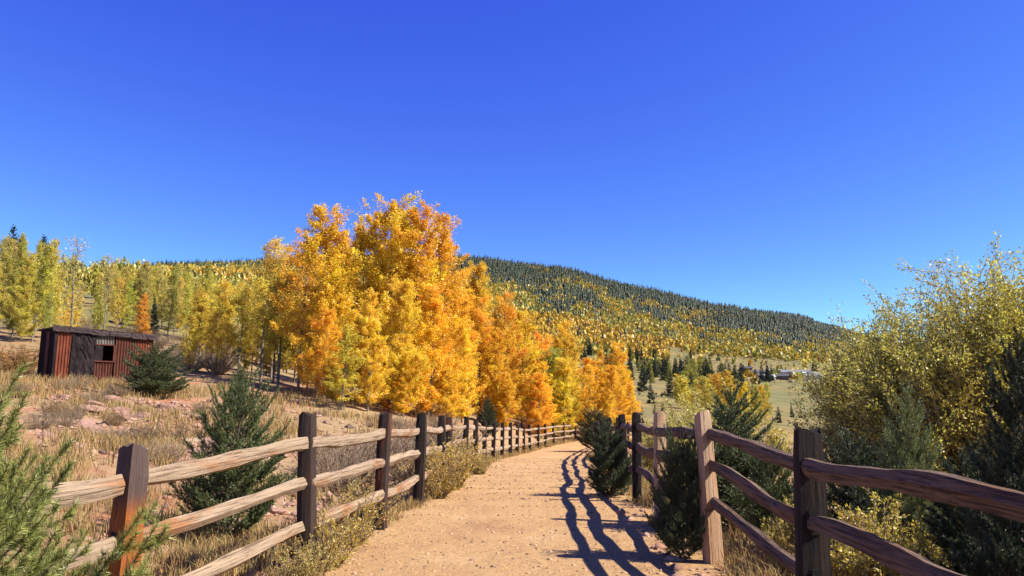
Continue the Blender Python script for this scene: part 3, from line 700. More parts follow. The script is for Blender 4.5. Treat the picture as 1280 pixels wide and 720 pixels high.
# ------------------------------------------------------------------ leafy shrubs
def shrub_geo(seed, h=2.0, rad=1.0, stems=26, nleaf=9000, L=.05, Wd=.02, sub=7, cover=.25, flare=.8, dome=.28, vary=.34):
    r = np.random.default_rng(seed); wood = []; P = []; D = []
    tips = []
    for k in range(stems):
        a = r.random() * 6.283; q = r.random() ** .6; hh = h * (1 - vary + vary * r.random()) * (1 - dome * q * q)
        e = np.array([math.cos(a) * rad * q, math.sin(a) * rad * q, hh]); b = np.array([math.cos(a), math.sin(a), 0]) * rad * .18 * q
        s = np.linspace(0, 1, 6); st = b + (e - b) * np.stack([s ** flare, s ** flare, s], -1) + r.normal(size=(6, 3)) * .03 * h * s[:, None] * .5
        wood.append(tube(st, np.linspace(.010 * h ** .6, .0035, 6), 4)); tips.append((st, hh))
        for m in range(sub):
            ss = cover + (1 - cover) * r.random(); c = np.array([np.interp(ss, s, st[:, j]) for j in range(3)])
            td = unit(np.array([math.cos(a), math.sin(a), 0]) * .5 + r.normal(size=3) * .7 + np.array([0, 0, .8])); tl = h * (.08 + (.16 if h < 4 else .09) * r.random())
            br = c + td * tl * np.linspace(0, 1, 3)[:, None]; wood.append(tube(br, [.0045, .0035, .002], 3))
            P.append(br); D.append(td)
    P = np.array(P); D = np.array(D); i = r.integers(0, len(P), nleaf); t = r.random(nleaf) * 1.05
    a0 = P[i, 0] + (P[i, 2] - P[i, 0]) * t[:, None]; a0 = a0 + r.normal(size=a0.shape) * .013 * h ** .7
    return join(wood), leaves(a0, L, Wd, r, dirs=D[i] * .8)
SHR = {}
def shrub_proto(key, **kw):
    w, lv = shrub_geo(**kw); a = mesh_np('stems', *w); b = mesh_np('leaves', *lv); a.materials.append(M_TWIG); b.materials.append(M_SHRUB); SHR[key] = (a, b, kw.get('h', 2.0))
shrub_proto('willow', seed=51, h=4.2, rad=1.9, stems=120, sub=22, nleaf=118000, L=.047, Wd=.022, cover=.10, dome=.42, vary=.22)
shrub_proto('leafy', seed=52, h=1.4, rad=.8, stems=46, sub=9, nleaf=9000, L=.042, Wd=.02, cover=.12)
shrub_proto('loose', seed=53, h=1.0, rad=.55, stems=46, sub=9, nleaf=5200, L=.034, Wd=.014, cover=.08)
shrub_proto('tall', seed=54, h=3.0, rad=1.2, stems=50, sub=10, nleaf=15000, L=.075, Wd=.035, cover=.2)
shrub_proto('dead', seed=55, h=1.0, rad=.8, stems=70, sub=9, nleaf=250, L=.03, Wd=.012, cover=.1)
def shrub(key, px, d, top_py, color, label, name='shrub', wide=1.0, group=None, x=None):
    (xx, y, z), h = top_h(px, top_py, d); a, b, h0 = SHR[key]; s = max(h * (.95 if key == 'willow' else .93), .25) / h0
    t = thing(name, label, 'bush', (xx, y, z - .03), random.uniform(0, 6.28), group); t.scale = (s * wide, s * wide, s)
    obj('stems', a, None, t); o = obj('leaves', b, None, t); o.color = (*[.72 * q for q in color], 1); return t
WIL = (.36, .30, .06)
shrub('willow', 1212, 11.5, 296, (.66, .58, .10), 'big yellow green willow bush on the right against the sky', 'willow_bush', 1.0)
shrub('willow', 1142, 12.6, 342, (.60, .53, .11), 'lower left shoulder of olive willow beside the big bush', 'willow_bush', .92)
shrub('willow', 1300, 10.8, 322, (.64, .52, .07), 'yellow willow bush cut by the right edge of the picture', 'willow_bush', .9)
shrub('willow', 1118, 13.6, 416, (.50, .45, .10), 'low olive willow where the field meets the big bush', 'willow_bush', .78)
shrub('leafy', 1085, 5.6, 600, (.72, .56, .08), 'yellow leafy bush behind the nearest right rails', 'shrub', 1.0)
shrub('leafy', 1040, 5.9, 625, (.66, .48, .12), 'tan yellow bush beside the dark right post', 'shrub', .9)
shrub('leafy', 985, 6.9, 610, (.64, .52, .09), 'yellow green bush under the rails beyond the dark right post', 'shrub', .9)
shrub('tall', 850, 17, 484, (.66, .58, .14), 'pale yellow green bush behind the right fence', 'shrub', 1.0)
shrub('tall', 815, 21, 520, (.58, .50, .11), 'olive bush behind the middle of the right fence', 'shrub', 1.0)
shrub('tall', 926, 19, 496, (.72, .58, .09), 'yellow bush at the edge of the golden field', 'shrub', 1.0)
shrub('tall', 885, 24, 472, (.66, .58, .10), 'tall yellow green bush between field and right fence', 'shrub', 1.0)
shrub('leafy', 835, 11.5, 560, (.66, .56, .12), 'yellow bush showing between the rails of the right fence', 'shrub', 1.0)
shrub('leafy', 880, 10.2, 560, (.62, .54, .12), 'olive yellow bush behind the pale right post', 'shrub', 1.0)
for px, d, tp, c in [(415, 7.1, 625, (.80, .60, .12)), (448, 8.3, 600, (.76, .54, .10)), (395, 6.6, 665, (.78, .62, .15)), (545, 12.6, 545, (.74, .50, .09)), (566, 14.2, 535, (.78, .54, .10)), (470, 9.9, 585, (.70, .54, .14)), (556, 15.5, 545, (.76, .50, .10)), (600, 18.8, 560, (.76, .56, .12))]:
    shrub('loose', px, d, tp, c, 'dry yellow bush against the posts of the left fence', 'shrub', 1.15, 'dry bushes along the left fence')
for i in range(18):
    px = r.uniform(380, 560); d = r.uniform(13, 30)
    if px > 470 and d < 17: d += 8
    shrub('dead', px, d, 560 - d * 1.6 + r.uniform(-8, 6), (.4, .25, .1), 'grey leafless brush on the bank under the grove', 'brush', 1.3, 'leafless brush under the grove')
for i in range(26):
    px = r.uniform(20, 290); d = r.uniform(11, 30)
    (xx, yy, zz), hh = top_h(px, 500, d)
    tp = float(505 - (zz + .5 - CAMZ) / d * F)
    shrub(r.choice(['dead', 'loose']), px, d, tp, (.44, .27, .09), 'low russet brush on the dry bank below the shed', 'brush', 1.3, 'low brush on the bank below the shed')
for i in range(40):
    px = r.uniform(90, 300); d = r.uniform(45, 95); x_, y_, z_ = at(px, d)
    tp = float(505 - (z_ + r.uniform(1, 2) - CAMZ) / d * F)
    shrub('dead', px, d, tp, (.4, .25, .12), 'leafless pinkish brush on the slope above the shed', 'brush', 1.3, 'leafless brush on the slope above the shed')
shrub('leafy', 25, 30, 425, (.55, .30, .06), 'russet yellow bush left of the shed', 'shrub', 1.6)

# ------------------------------------------------------------------ fences
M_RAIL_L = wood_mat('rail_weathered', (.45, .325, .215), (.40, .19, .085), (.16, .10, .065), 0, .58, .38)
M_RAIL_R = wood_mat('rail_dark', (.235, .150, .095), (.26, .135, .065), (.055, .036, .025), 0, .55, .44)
M_POST_D = wood_mat('post_dark', (.062, .038, .028), (.20, .062, .024), (.02, .013, .010), 2, .56, .42)
M_POST_O = wood_mat('post_orange', (.42, .13, .03), (.52, .17, .03), (.16, .05, .02), 2, .45, .38, wash=(.98, 1.10, (.10, .065, .055)))
M_POST_P = wood_mat('post_pale', (.60, .40, .25), (.62, .36, .19), (.24, .13, .08), 2, .5, .30)
M_POST_B = wood_mat('post_black', (.034, .023, .018), (.062, .034, .022), (.012, .009, .008), 2, .56, .42)

def post_mesh(h, wx, wy, seed, neck=0):
    """hewn square post: rings of 12 points, slightly waisted, chipped top"""
    rr = random.Random(seed); rings = 9; V = []; 
    for i in range(rings):
        t = i / (rings - 1); z = -0.25 + (h + .25) * t; k = 1 + .05 * math.sin(t * 5 + seed) - .06 * t
        if neck and .70 < t < .88: k *= 1 - neck * math.sin((t - .70) / .18 * math.pi)
        if i == rings - 1: k *= .88
        cx, cy = .010 * math.sin(t * 4 + seed), .010 * math.cos(t * 3 + seed * 2)
        for j in range(12):
            a = (j + .5) / 12 * 2 * math.pi; c, s = math.cos(a), math.sin(a); m = 1 / max(abs(c), abs(s)); m = min(m, 1.27)
            q = 1 + rr.uniform(-.045, .045); zz = z + (rr.uniform(-.045, .015) if i == rings - 1 else 0)
            V.append((cx + c * m * wx / 2 * k * q, cy + s * m * wy / 2 * k * q, zz))
    F_ = [(i * 12 + j, i * 12 + (j + 1) % 12, i * 12 + 12 + (j + 1) % 12, i * 12 + 12 + j) for i in range(rings - 1) for j in range(12)]
    F_.append(tuple(range((rings - 1) * 12, rings * 12)))
    me = bpy.data.meshes.new('post'); me.from_pydata(V, [], F_); me.update(); return me
def rail_mesh(L, hh, ww, seed, sag=0.03, wob=.02, seg=16):
    """split rail along local x from 0 to L: wedge-like section, hewn ends thinned for the slots"""
    rr = random.Random(seed); n = 7; V = []
    sec = [(math.cos(a) * (1 + rr.uniform(-.28, .24)), math.sin(a) * (1 + rr.uniform(-.22, .22))) for a in [k / n * 2 * math.pi + .2 + rr.uniform(-.16, .16) for k in range(n)]]
    p1, p2 = rr.random() * 6, rr.random() * 6
    for i in range(seg + 1):
        t = i / seg; e = min(t, 1 - t) * L; k = .76 + .24 * min(1, (max(e - .03, 0) / .16)) ** .7
        cz = -sag * math.sin(math.pi * t) + wob * math.sin(t * 6 + p1) * min(1, e / .3); cy = wob * .8 * math.sin(t * 5 + p2) * min(1, e / .3)
        kk = 1 + .09 * math.sin(t * 11 + p2) + .05 * math.sin(t * 23 + p1)
        for j, (a, b) in enumerate(sec):
            f = 1 + .045 * math.sin(t * 17 + j * 1.7 + p1) + rr.uniform(-.035, .035)
            V.append((t * L, cy + a * ww / 2 * k * kk * f, cz + b * hh / 2 * (.35 + .65 * k) * kk * f))
    F_ = [(i * n + j, i * n + n + j, i * n + n + (j + 1) % n, i * n + (j + 1) % n) for i in range(seg) for j in range(n)]
    F_.append(tuple(range(n))); F_.append(tuple(range(seg * n, seg * n + n))[::-1])
    me = bpy.data.meshes.new('rail'); me.from_pydata(V, [], F_); me.update()
    return me
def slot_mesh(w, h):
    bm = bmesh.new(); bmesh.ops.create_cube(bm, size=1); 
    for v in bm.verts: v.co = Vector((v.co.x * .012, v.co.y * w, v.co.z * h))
    me = bpy.data.meshes.new('slot_shade'); bm.to_mesh(me); bm.free(); return me

SLOT = slot_mesh(.062, .158); M_SLOT = plain_mat('slot_painted_shade', (.018, .012, .009), .95)  # near-black blocks on the posts: shade of the rail holes put in as colour
def trail_offset(y, off):
    i = int(np.argmin(np.abs(TP[:, 1] - y))); return TP[i] + TN[i] * off
def fence(name, label, pts, hts, post_mats, rail_mat, rail_h, seed, post_labels={}, rail_labels={}, twist={}, sizes={}, special={}):
    root = thing(name, label, 'fence', (pts[0][0], pts[0][1], 0)); ox, oy = pts[0]
    n = len(pts); base = [H(*p) for p in pts]
    for i in range(n):
        a = pts[max(i - 1, 0)]; b = pts[min(i + 1, n - 1)]; ang = math.atan2(b[1] - a[1], b[0] - a[0])
        far = pts[i][1] > 24
        wx, wy = sizes.get(i, (.15, .155)); rr = random.Random(seed + i)
        wa = wx * rr.uniform(.93, 1.07); me = post_mesh(hts[i], wa, wy * rr.uniform(.93, 1.07), seed + i, .10 if i in twist else .0)
        o = obj('post', me, post_mats[i], root); o.location = (pts[i][0] - ox, pts[i][1] - oy, base[i])
        o.rotation_euler = (rr.uniform(-.03, .03), rr.uniform(-.03, .03), ang + twist.get(i, rr.uniform(-.1, .1)))
        if i in post_labels: o['label'] = post_labels[i]
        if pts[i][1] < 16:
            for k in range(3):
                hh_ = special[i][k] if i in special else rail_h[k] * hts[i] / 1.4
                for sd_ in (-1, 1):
                    sl = obj('slot_shade', SLOT, M_SLOT, o); sl.location = (sd_ * (wa * .470 - .006), 0, hh_ + .005)
    for i in range(n - 1):
        rr = random.Random(seed * 3 + i)
        for k in range(3):
            ha = special[i][k] if i in special else rail_h[k] * hts[i] / 1.4; hb = special[i + 1][k] if i + 1 in special else rail_h[k] * hts[i + 1] / 1.4
            p = Vector((pts[i][0], pts[i][1], base[i] + ha + rr.uniform(-.015, .015))); q = Vector((pts[i + 1][0], pts[i + 1][1], base[i + 1] + hb + rr.uniform(-.015, .015)))
            d = (q - p); u = d.normalized(); lat = Vector((-u.y, u.x, 0)) * (.018 if i % 2 else -.018)
            p = p - u * .035 + lat; L = d.length + .07
            me = rail_mesh(L, rr.uniform(.108, .135), rr.uniform(.075, .10), seed * 7 + i * 5 + k, rr.uniform(-.012, .03), rr.uniform(.004, .012) + .010 * (seed == 300), 20 if pts[i][1] < 24 else 6)
            o = obj('rail', me, rail_mat, root); o.location = (p.x - ox, p.y - oy, p.z)
            o.rotation_euler = Euler((rr.uniform(-.25, .25), -math.asin(u.z), math.atan2(u.y, u.x)), 'XYZ')
            if (i, k) in rail_labels: o['label'] = rail_labels[(i, k)]
    return root
LP = [(-2.72, 2.2), (-2.33, 4.6), (-1.86, 7.0), (-1.58, 9.3), (-1.41, 11.6), (-1.34, 14.2)]
yl = [16.8, 19.4, 22, 24.6, 27.2, 29.8, 32.4, 35.0, 37.6, 40.2, 42.8, 45.3, 47.8, 50.2, 52.5, 54.7, 56.8, 58.8, 60.6]
for y_ in yl:
    i = int(np.argmin(np.abs(TP[:, 1] - y_))); LP.append(tuple(TP[i] - TN[i] * 1.85))
hl = [1.4, 1.26, 1.42, 1.4, 1.4, 1.36] + [1.4] * len(yl)
ml = [M_POST_D, M_POST_O, M_POST_D, M_POST_D, M_POST_B] + [random.choice([M_POST_B, M_POST_D]) for _ in range(len(LP) - 5)]
fence('split_rail_fence', 'long three rail timber fence along the left side of the trail', LP, hl, ml, M_RAIL_L, [.42, .79, 1.14], 100,
      {1: 'nearest post, orange wood below a charred grey top'}, {(1, 2): 'top rail with an orange streak along its lower edge'}, {1: -.35}, {1: (.15, .19), 2: (.17, .15)}, {0: (.25, .62, .98), 1: (.29, .67, 1.03), 2: (.40, .79, 1.15)})
RP = [(1.98, 0.4), (1.96, 2.7), (1.93, 5.0), (1.90, 7.35), (1.89, 9.8), (1.97, 12.1), (2.12, 14.4)]
yr = [16.8, 19.2, 21.6, 24, 26.4, 28.8, 31.2, 33.6, 36, 38.4, 40.8, 43.0, 45.2, 47.4, 49.4, 51.3, 53.1, 54.8, 56.4, 57.9, 59.3]
for y_ in yr:
    i = int(np.argmin(np.abs(TP[:, 1] - y_))); RP.append(tuple(TP[i] + TN[i] * 1.85))
hr = [1.32, 1.32, 1.33, 1.43, 1.41, 1.39, 1.38] + [1.38] * len(yr)
mr_ = [M_POST_B, M_POST_B, M_POST_B, M_POST_P, M_POST_P, M_POST_B] + [random.choice([M_POST_B, M_POST_D]) for _ in range(len(RP) - 6)]
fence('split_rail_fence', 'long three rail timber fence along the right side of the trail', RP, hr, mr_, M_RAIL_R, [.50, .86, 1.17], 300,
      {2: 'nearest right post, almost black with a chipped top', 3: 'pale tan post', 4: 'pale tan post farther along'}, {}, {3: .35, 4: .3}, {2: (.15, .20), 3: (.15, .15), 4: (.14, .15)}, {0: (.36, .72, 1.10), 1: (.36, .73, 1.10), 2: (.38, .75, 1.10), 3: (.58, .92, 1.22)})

# ------------------------------------------------------------------ the rusty shed
def rust_mat(name, c1, c2, c3):
    c1, c2, c3 = [tuple(.44 * q for q in c) for c in (c1, c2, c3)]
    m, n, l, b = new_mat(name); v = mapping(n, l, (3, 3, .8)); t = noise(n, l, 2.5, 8, .7, v)
    rp = ramp(n, [(.3, c1), (.5, c2), (.72, c3)]); l.new(t.outputs[0], rp.inputs[0]); l.new(rp.outputs[0], b.inputs['Base Color']); b.inputs['Roughness'].default_value = .85; b.inputs['Metallic'].default_value = 0; b.inputs['Specular IOR Level'].default_value = .15
    bump(n, l, t.outputs[0], .3, .02, b); return m
M_RUST = rust_mat('rusty_tin', (.16, .040, .022), (.36, .095, .048), (.46, .15, .08))
M_RUSTD = rust_mat('dark_rusty_tin', (.09, .035, .026), (.20, .065, .042), (.30, .11, .07))
M_TAR = rust_mat('tar_paper', (.014, .009, .010), (.036, .022, .025), (.095, .062, .064))
M_ROOFT = rust_mat('roof_tin', (.05, .035, .036), (.11, .075, .075), (.19, .14, .14))
M_GREYTIN = rust_mat('grey_tin', (.12, .06, .045), (.30, .25, .22), (.45, .42, .38))
def corrugated(x0, x1, z0, z1, mat, name, root, y=0.0, period=.10, amp=.045, label=None, slope=0.0, axis=0):
    n = max(2, int(round((x1 - x0) / period * 6))); xs = np.linspace(x0, x1, n + 1); V = []; rows = 4
    for k in range(rows + 1):
        for x in xs:
            zt = z1 + slope * x; zz = z0 + (zt - z0) * k / rows; yy = y + amp * math.sin(x / period * 2 * math.pi) * .5 + .012 * math.sin(x * 3 + k)
            V.append((x, yy, zz) if axis == 0 else (yy, x, zz))
    m = n + 1; F_ = [(k * m + i, k * m + i + 1, (k + 1) * m + i + 1, (k + 1) * m + i) for k in range(rows) for i in range(n)]
    me = bpy.data.meshes.new(name); me.from_pydata(V, [], F_); me.update(); o = obj(name, me, mat, root)
    if label: o['label'] = label
    return o
def box_mesh(name, x0, x1, y0, y1, z0, z1, seed=None, jitter=0.0, cuts=0, slope=0):
    bm = bmesh.new(); bmesh.ops.create_cube(bm, size=1)
    if cuts: bmesh.ops.subdivide_edges(bm, edges=bm.edges[:], cuts=cuts, use_grid_fill=True)
    rr = random.Random(seed)
    for v in bm.verts:
        v.co = Vector((x0 + (x1 - x0) * (v.co.x + .5), y0 + (y1 - y0) * (v.co.y + .5), z0 + (z1 - z0) * (v.co.z + .5)))
        v.co.z += slope * v.co.x
        if jitter: v.co += Vector((rr.uniform(-1, 1), rr.uniform(-1, 1), rr.uniform(-1, 1))) * jitter
    me = bpy.data.meshes.new(name); bm.to_mesh(me); bm.free(); return me
def shed():
    d = 27.0; x, y, z = at(69, d)
    SL = -.035
    t = thing('shed', 'rusty corrugated iron shed with dark door and square window hole on the left slope', 'shed', (x, y, z - .05), R(48))
    Wd, Dp, Hh = 3.45, 1.75, 2.0
    corrugated(0, .52, 0, Hh, M_RUST, 'wall_panel', t, label='bright rust red wall panel at the left corner', slope=SL)
    o = obj('door', box_mesh('door', .53, 1.33, -.05, .01, 0, Hh + SL * 1, 4, .034, 11), M_TAR, t); o['label'] = 'door covered in torn black tar paper'
    corrugated(1.34, 2.0, 1.48, Hh, M_GREYTIN, 'wall_panel', t, label='greyish tin patch above the window', slope=SL)
    corrugated(1.34, 2.0, 0, .86, M_RUSTD, 'wall_panel', t)
    fr = obj('window', box_mesh('window', 1.34, 1.62, -.02, .02, .86, 1.48, 7, .006, 2), M_TAR, t); fr['label'] = 'window hole half covered by a torn board'
    for nm, a in (('sill', (1.34, 2.03, -.05, .04, .83, .875)), ('lintel', (1.34, 2.03, -.04, .04, 1.46, 1.50)), ('jamb', (1.99, 2.05, -.045, .04, .876, 1.459))):
        obj(nm, box_mesh(nm, *a), M_RUSTD, fr)
    corrugated(2.05, 2.85, 0, Hh, M_RUSTD, 'wall_panel', t, slope=SL); corrugated(2.85, Wd, 0, Hh, M_RUST, 'wall_panel', t, y=.008, slope=SL)
    corrugated(0.03, Dp, 0, Hh, M_TAR, 'wall_panel', t, y=.0, axis=1, label='dark side wall with a loose board')
    corrugated(0.03, Dp, 0, Hh + SL * Wd, M_RUSTD, 'wall_panel', t, y=Wd, axis=1)
    corrugated(0, Wd, 0, Hh, M_RUSTD, 'wall_panel', t, y=Dp, slope=SL)
    obj('corner_board', box_mesh('corner_board', -.05, .03, -.05, .05, 0, Hh + .02, 3, .008, 3), M_TAR, t)
    obj('side_board', box_mesh('side_board', -.06, -.03, .55, .85, 0.1, Hh - .1, 3, .008, 3), M_RUSTD, t)
    obj('roof', box_mesh('roof', -.08, Wd + .06, -.08, Dp + .06, Hh - .0, Hh + .05, 8, .012, 6, SL), M_ROOFT, t)
    k = 0; xx = -.15
    for wdt in (.55, .75, .62, .8, .6, .55):
        x1 = min(xx + wdt, Wd + .14); o = obj('roof_edge', box_mesh('roof_edge', xx, x1 - .01, -.13, -.075, Hh - .13 + .02 * (k % 2), Hh + .085, 20 + k, .014, 3, SL), M_ROOFT, t); xx = x1; k += 1
shed()
# loose timber on the bank
def log(px0, d0, px1, d1, rad, label, lift=.05):
    a = at(px0, d0); b = at(px1, d1); v, f = tube([(0, 0, 0), ((b[0] - a[0]) * .5, (b[1] - a[1]) * .5, (b[2] - a[2]) * .5 + .03), (b[0] - a[0], b[1] - a[1], b[2] - a[2])], [rad, rad * .9, rad * .7], 8)
    v = v + np.random.default_rng(int(px0)).normal(size=v.shape) * rad * .1
    o = obj('log', mesh_np('log', v, f, True), M_RAIL_R if 'dark' in label else M_RAIL_L); o.location = (a[0], a[1], a[2] + lift); tag(o, label, 'log')
log(236, 17, 272, 17.6, .11, 'pale weathered log lying behind the young fir')
log(350, 17, 392, 20, .05, 'thin dark fallen pole on the bank under the trunk row', .2)
log(108, 24, 150, 23, .04, 'thin pole lying on the grass in front of the shed', .06)
log(143, 24, 152, 22.5, .07, 'short dark board leaning at the foot of the bushy conifer', .2)

# ------------------------------------------------------------------ the valley: village, trees, far forest
M_WALLS = [plain_mat('wall_white', (.70, .68, .64), .8, .1), plain_mat('wall_brown', (.16, .11, .085), .85, .25), plain_mat('wall_grey', (.34, .33, .32), .8, .15)]
M_ROOFS = [plain_mat('roof_grey', (.20, .205, .22), .6, .15), plain_mat('roof_white_metal', (.78, .78, .78), .35, .05), plain_mat('roof_dark', (.09, .08, .08), .8, .2)]
M_PANE = plain_mat('window_glass', (.04, .05, .06), .15, .1)
def house(px, d, w, dp, h, wm, rm, label, rz, cat='house'):
    x, y, z = at(px, d); t = thing('house', label, cat, (x, y, z), rz)
    obj('wall', box_mesh('wall', -w / 2, w / 2, -dp / 2, dp / 2, -1.5, h), wm, t)
    rh = dp * .26; e = .4
    V = [(-w / 2 - e, -dp / 2 - e, h - .15), (w / 2 + e, -dp / 2 - e, h - .15), (w / 2 + e, 0, h + rh), (-w / 2 - e, 0, h + rh), (-w / 2 - e, dp / 2 + e, h - .15), (w / 2 + e, dp / 2 + e, h - .15)]
    V += [(a, b, c - .18) for a, b, c in V]
    F_ = [(0, 1, 2, 3), (3, 2, 5, 4), (7, 6, 9, 8), (8, 9, 10, 11), (0, 6, 7, 1), (4, 5, 11, 10), (0, 3, 9, 6), (3, 4, 10, 9), (1, 7, 8, 2), (2, 8, 11, 5)]
    me = bpy.data.meshes.new('roof'); me.from_pydata(V, [], F_); me.update(); obj('roof', me, rm, t)
    g = bpy.data.meshes.new('gable'); g.from_pydata([(-w / 2, -dp / 2, h), (-w / 2, dp / 2, h), (-w / 2, 0, h + rh - .2), (w / 2, -dp / 2, h), (w / 2, dp / 2, h), (w / 2, 0, h + rh - .2)], [], [(0, 2, 1), (3, 4, 5)]); obj('gable', g, wm, t)
    k = max(2, int(w / 4))
    for i in range(k):
        cx = -w / 2 + w * (i + .5) / k
        obj('door' if i == k - 1 else 'window', box_mesh('window', cx - .5, cx + .5, -dp / 2 - .06, -dp / 2 + .05, 0.0 if i == k - 1 else 1.0, 2.1), M_PANE, t)
vill = [(938, 640, 12, 7, 3, 1, 2, 'brown cabin at the left end of the village'), (950, 600, 10, 7, 3, 2, 2, 'grey house low on the left of the village'), (958, 590, 9, 6, 3, 0, 1, 'small house with a white roof in front of the dark firs'),
        (972, 610, 14, 8, 3, 1, 2, 'dark house right of the small white roofed one'), (966, 730, 13, 8, 3, 0, 1, 'white roofed house at the back left of the village'), (988, 720, 26, 9, 4, 2, 0, 'long house with a pale grey roof behind the village firs'),
        (991, 670, 12, 8, 4, 1, 2, 'dark gabled house in front of the long grey roof'), (997, 665, 10, 8, 4, 0, 1, 'white fronted house beside the dark gabled one'), (1004, 655, 14, 8, 4, 2, 2, 'grey house with a dark roof on the right of the village'),
        (1012, 665, 13, 9, 4, 2, 0, 'light grey house near the right end of the village'), (1020, 650, 12, 8, 3, 0, 2, 'white walled house at the right end of the village'), (946, 690, 16, 8, 3, 2, 2, 'long low dark barn behind the cabins'), (931, 760, 12, 7, 3, 1, 2, 'dark shed on the far meadow'), (1003, 745, 12, 7, 3, 2, 0, 'grey roofed house at the back right of the village')]
for px, d, w, dp, h, a, b, lab in vill: house(px, d * .84, w * .85, dp * .85, h * .8, M_WALLS[a], M_ROOFS[b], lab, random.uniform(-.5, .5))

# simple trees for 90 m and beyond
def far_conifer(n_side, r, n=1):
    """n stacked-tier conifers, unit height; returns (n, verts, 3), tri faces"""
    tiers = [(0.02, .50, .50), (.28, .38, .78), (.56, .24, 1.0)]; V = []; F_ = []; k = 0
    for z0, rad, z1 in tiers:
        ring = [(rad * math.cos(j / n_side * 6.283 + z0 * 3), rad * math.sin(j / n_side * 6.283 + z0 * 3), z0) for j in range(n_side)] + [(0, 0, z1)]
        V += ring; F_ += [(k + j, k + (j + 1) % n_side, k + n_side) for j in range(n_side)]; k += n_side + 1
    V = np.array(V); jv = V[None] * (1 + .3 * (r.random((n, len(V), 1)) - .5)); jv[..., 2] += .12 * (r.random((n, len(V))) - .5)
    return jv, np.array(F_)
def far_aspen(r, n, q=26, leaf=.17):
    P = unit(r.normal(size=(n, q, 3))) * (r.random((n, q, 1)) ** .4) * np.array([.42, .42, .40]) + np.array([0, 0, .56])
    d = unit(r.normal(size=(n, q, 3))); s = unit(np.cross(d, r.normal(size=(n, q, 3)))); L = leaf * (.6 + .8 * r.random((n, q, 1)))
    V = np.stack([P - d * L, P + s * L * .8, P + d * L, P - s * L * .8], 2).reshape(n, q * 4, 3)
    F_ = np.arange(q * 4).reshape(q, 4); return V, F_
def far_mass(name, x, y, h, w, kind, mat, label, cat, r, tint, q=13, leaf=.235):
    n = len(x); z = height(x, y)
    V, F_ = far_conifer(5, r, n) if kind == 'c' else far_aspen(r, n, q, leaf)
    V = V * np.stack([w, w, h], -1)[:, None] + np.stack([x, y, z - .3], -1)[:, None]; m = V.shape[1]
    FF = (F_[None] + (np.arange(n) * m)[:, None, None]).reshape(-1, F_.shape[1])
    me = mesh_np(name, V.reshape(-1, 3), FF)
    at_ = me.attributes.new('tint', 'FLOAT_COLOR', 'POINT'); c = np.repeat(np.concatenate([tint, np.ones((n, 1))], 1), m, 0).astype(np.float32); at_.data.foreach_set('color', c.ravel())
    o = obj(name, me, mat); tag(o, label, cat, kind='stuff'); return o
def tint_mat(name, trans):
    m = leaf_mat(name, .35, trans, .015); n = m.node_tree.nodes; l = m.node_tree.links
    a = n.new('ShaderNodeAttribute'); a.attribute_name = 'tint'
    h = [k for k in n if k.bl_idname == 'ShaderNodeHueSaturation'][0]; l.new(a.outputs['Color'], h.inputs['Color']); return m
M_FOREST = tint_mat('far_forest', .2)
r2 = np.random.default_rng(77)
def shares(px, d, x, y):
    """chance of aspen / conifer / open ground by place on the far hillside"""
    n1 = fbm(x / 70, y / 110, 51); n2 = fbm(x / 160, y / 160, 61); n3 = fbm(x / 26, y / 40, 71)
    up = sstep(950, 1850, d)
    con = sstep(.36, .64, .74 * n1 + .50 * n3 - .10 + .36 * (up - .48) + .0004 * (px - 800) * up)
    return con, n2, n3
NT = 42000
d = np.exp(r2.uniform(math.log(330), math.log(2150), NT)); d = np.sqrt(r2.uniform(330 ** 2, 2050 ** 2, NT)); px = r2.uniform(150, 1120, NT)
x = (px - 640) / F * d; y = d
keep = r2.random(NT) < np.clip((px - 100) / 500, .15, 1)
con, n2, n3 = shares(px, d, x, y)
iscon = r2.random(NT) < con
# meadows and where woods stand on the lower slopes
wood = np.ones(NT)
wood = np.where((px > 835) & (d < 860), .05 + .25 * (n3 > .62), wood)
wood = np.where((px > 835) & (d > 520) & (d < 820) & (px < 1060), .015 + .10 * (n3 > .66), wood)
wood = np.where((px <= 835) & (d < 600), .10 + .22 * (n3 > .55), wood)
wood = np.where((px > 850) & (px < 960) & (d > 860) & (d < 960), 1.0, wood)
wood = np.where((px > 820) & (d > 960) & (d < 1060) & (n3 < .5), .15, wood)
band = (px < 855) & (d > 640) & (d < 1000); iscon &= ~(band & (r2.random(NT) < .93))
strip = (px > 850) & (px < 965) & (d > 860) & (d < 960); iscon &= ~(strip & (r2.random(NT) < .9))
iscon |= (d > 1840) & (r2.random(NT) < .8)
clear = fbm(x / 48, y / 90, 88); wood = wood * np.where((clear > .66) & (d < 1500), .35, 1.0)
keep &= r2.random(NT) < wood
x, y, d, px, iscon, n2, n3 = [a[keep] for a in (x, y, d, px, iscon, n2, n3)]
# thin by hidden: beyond the ridge
keep = d < 1990
x, y, d, px, iscon, n2, n3 = [a[keep] for a in (x, y, d, px, iscon, n2, n3)]
band = (px < 855) & (d > 640) & (d < 1000)
base = np.array([GOLD, ORANGE, YELLOW, YGREEN, OLIVE, (.60, .36, .05)]); pick = np.clip((n3 * 7 - 1 + r2.normal(size=len(x)) * 1.0).astype(int), 0, 5)
pick = np.where(band, np.where(r2.random(len(x)) < .9, 1, 0), pick)
tA = (base[pick] * (.50 + .20 * r2.random((len(x), 1))) * (1 - .35 * (r2.random((len(x), 1)) < .25))) * .85 + np.array([.03, .032, .02])
tC = np.array([.022, .034, .013]) * (.75 + .6 * r2.random((len(x), 1))); 
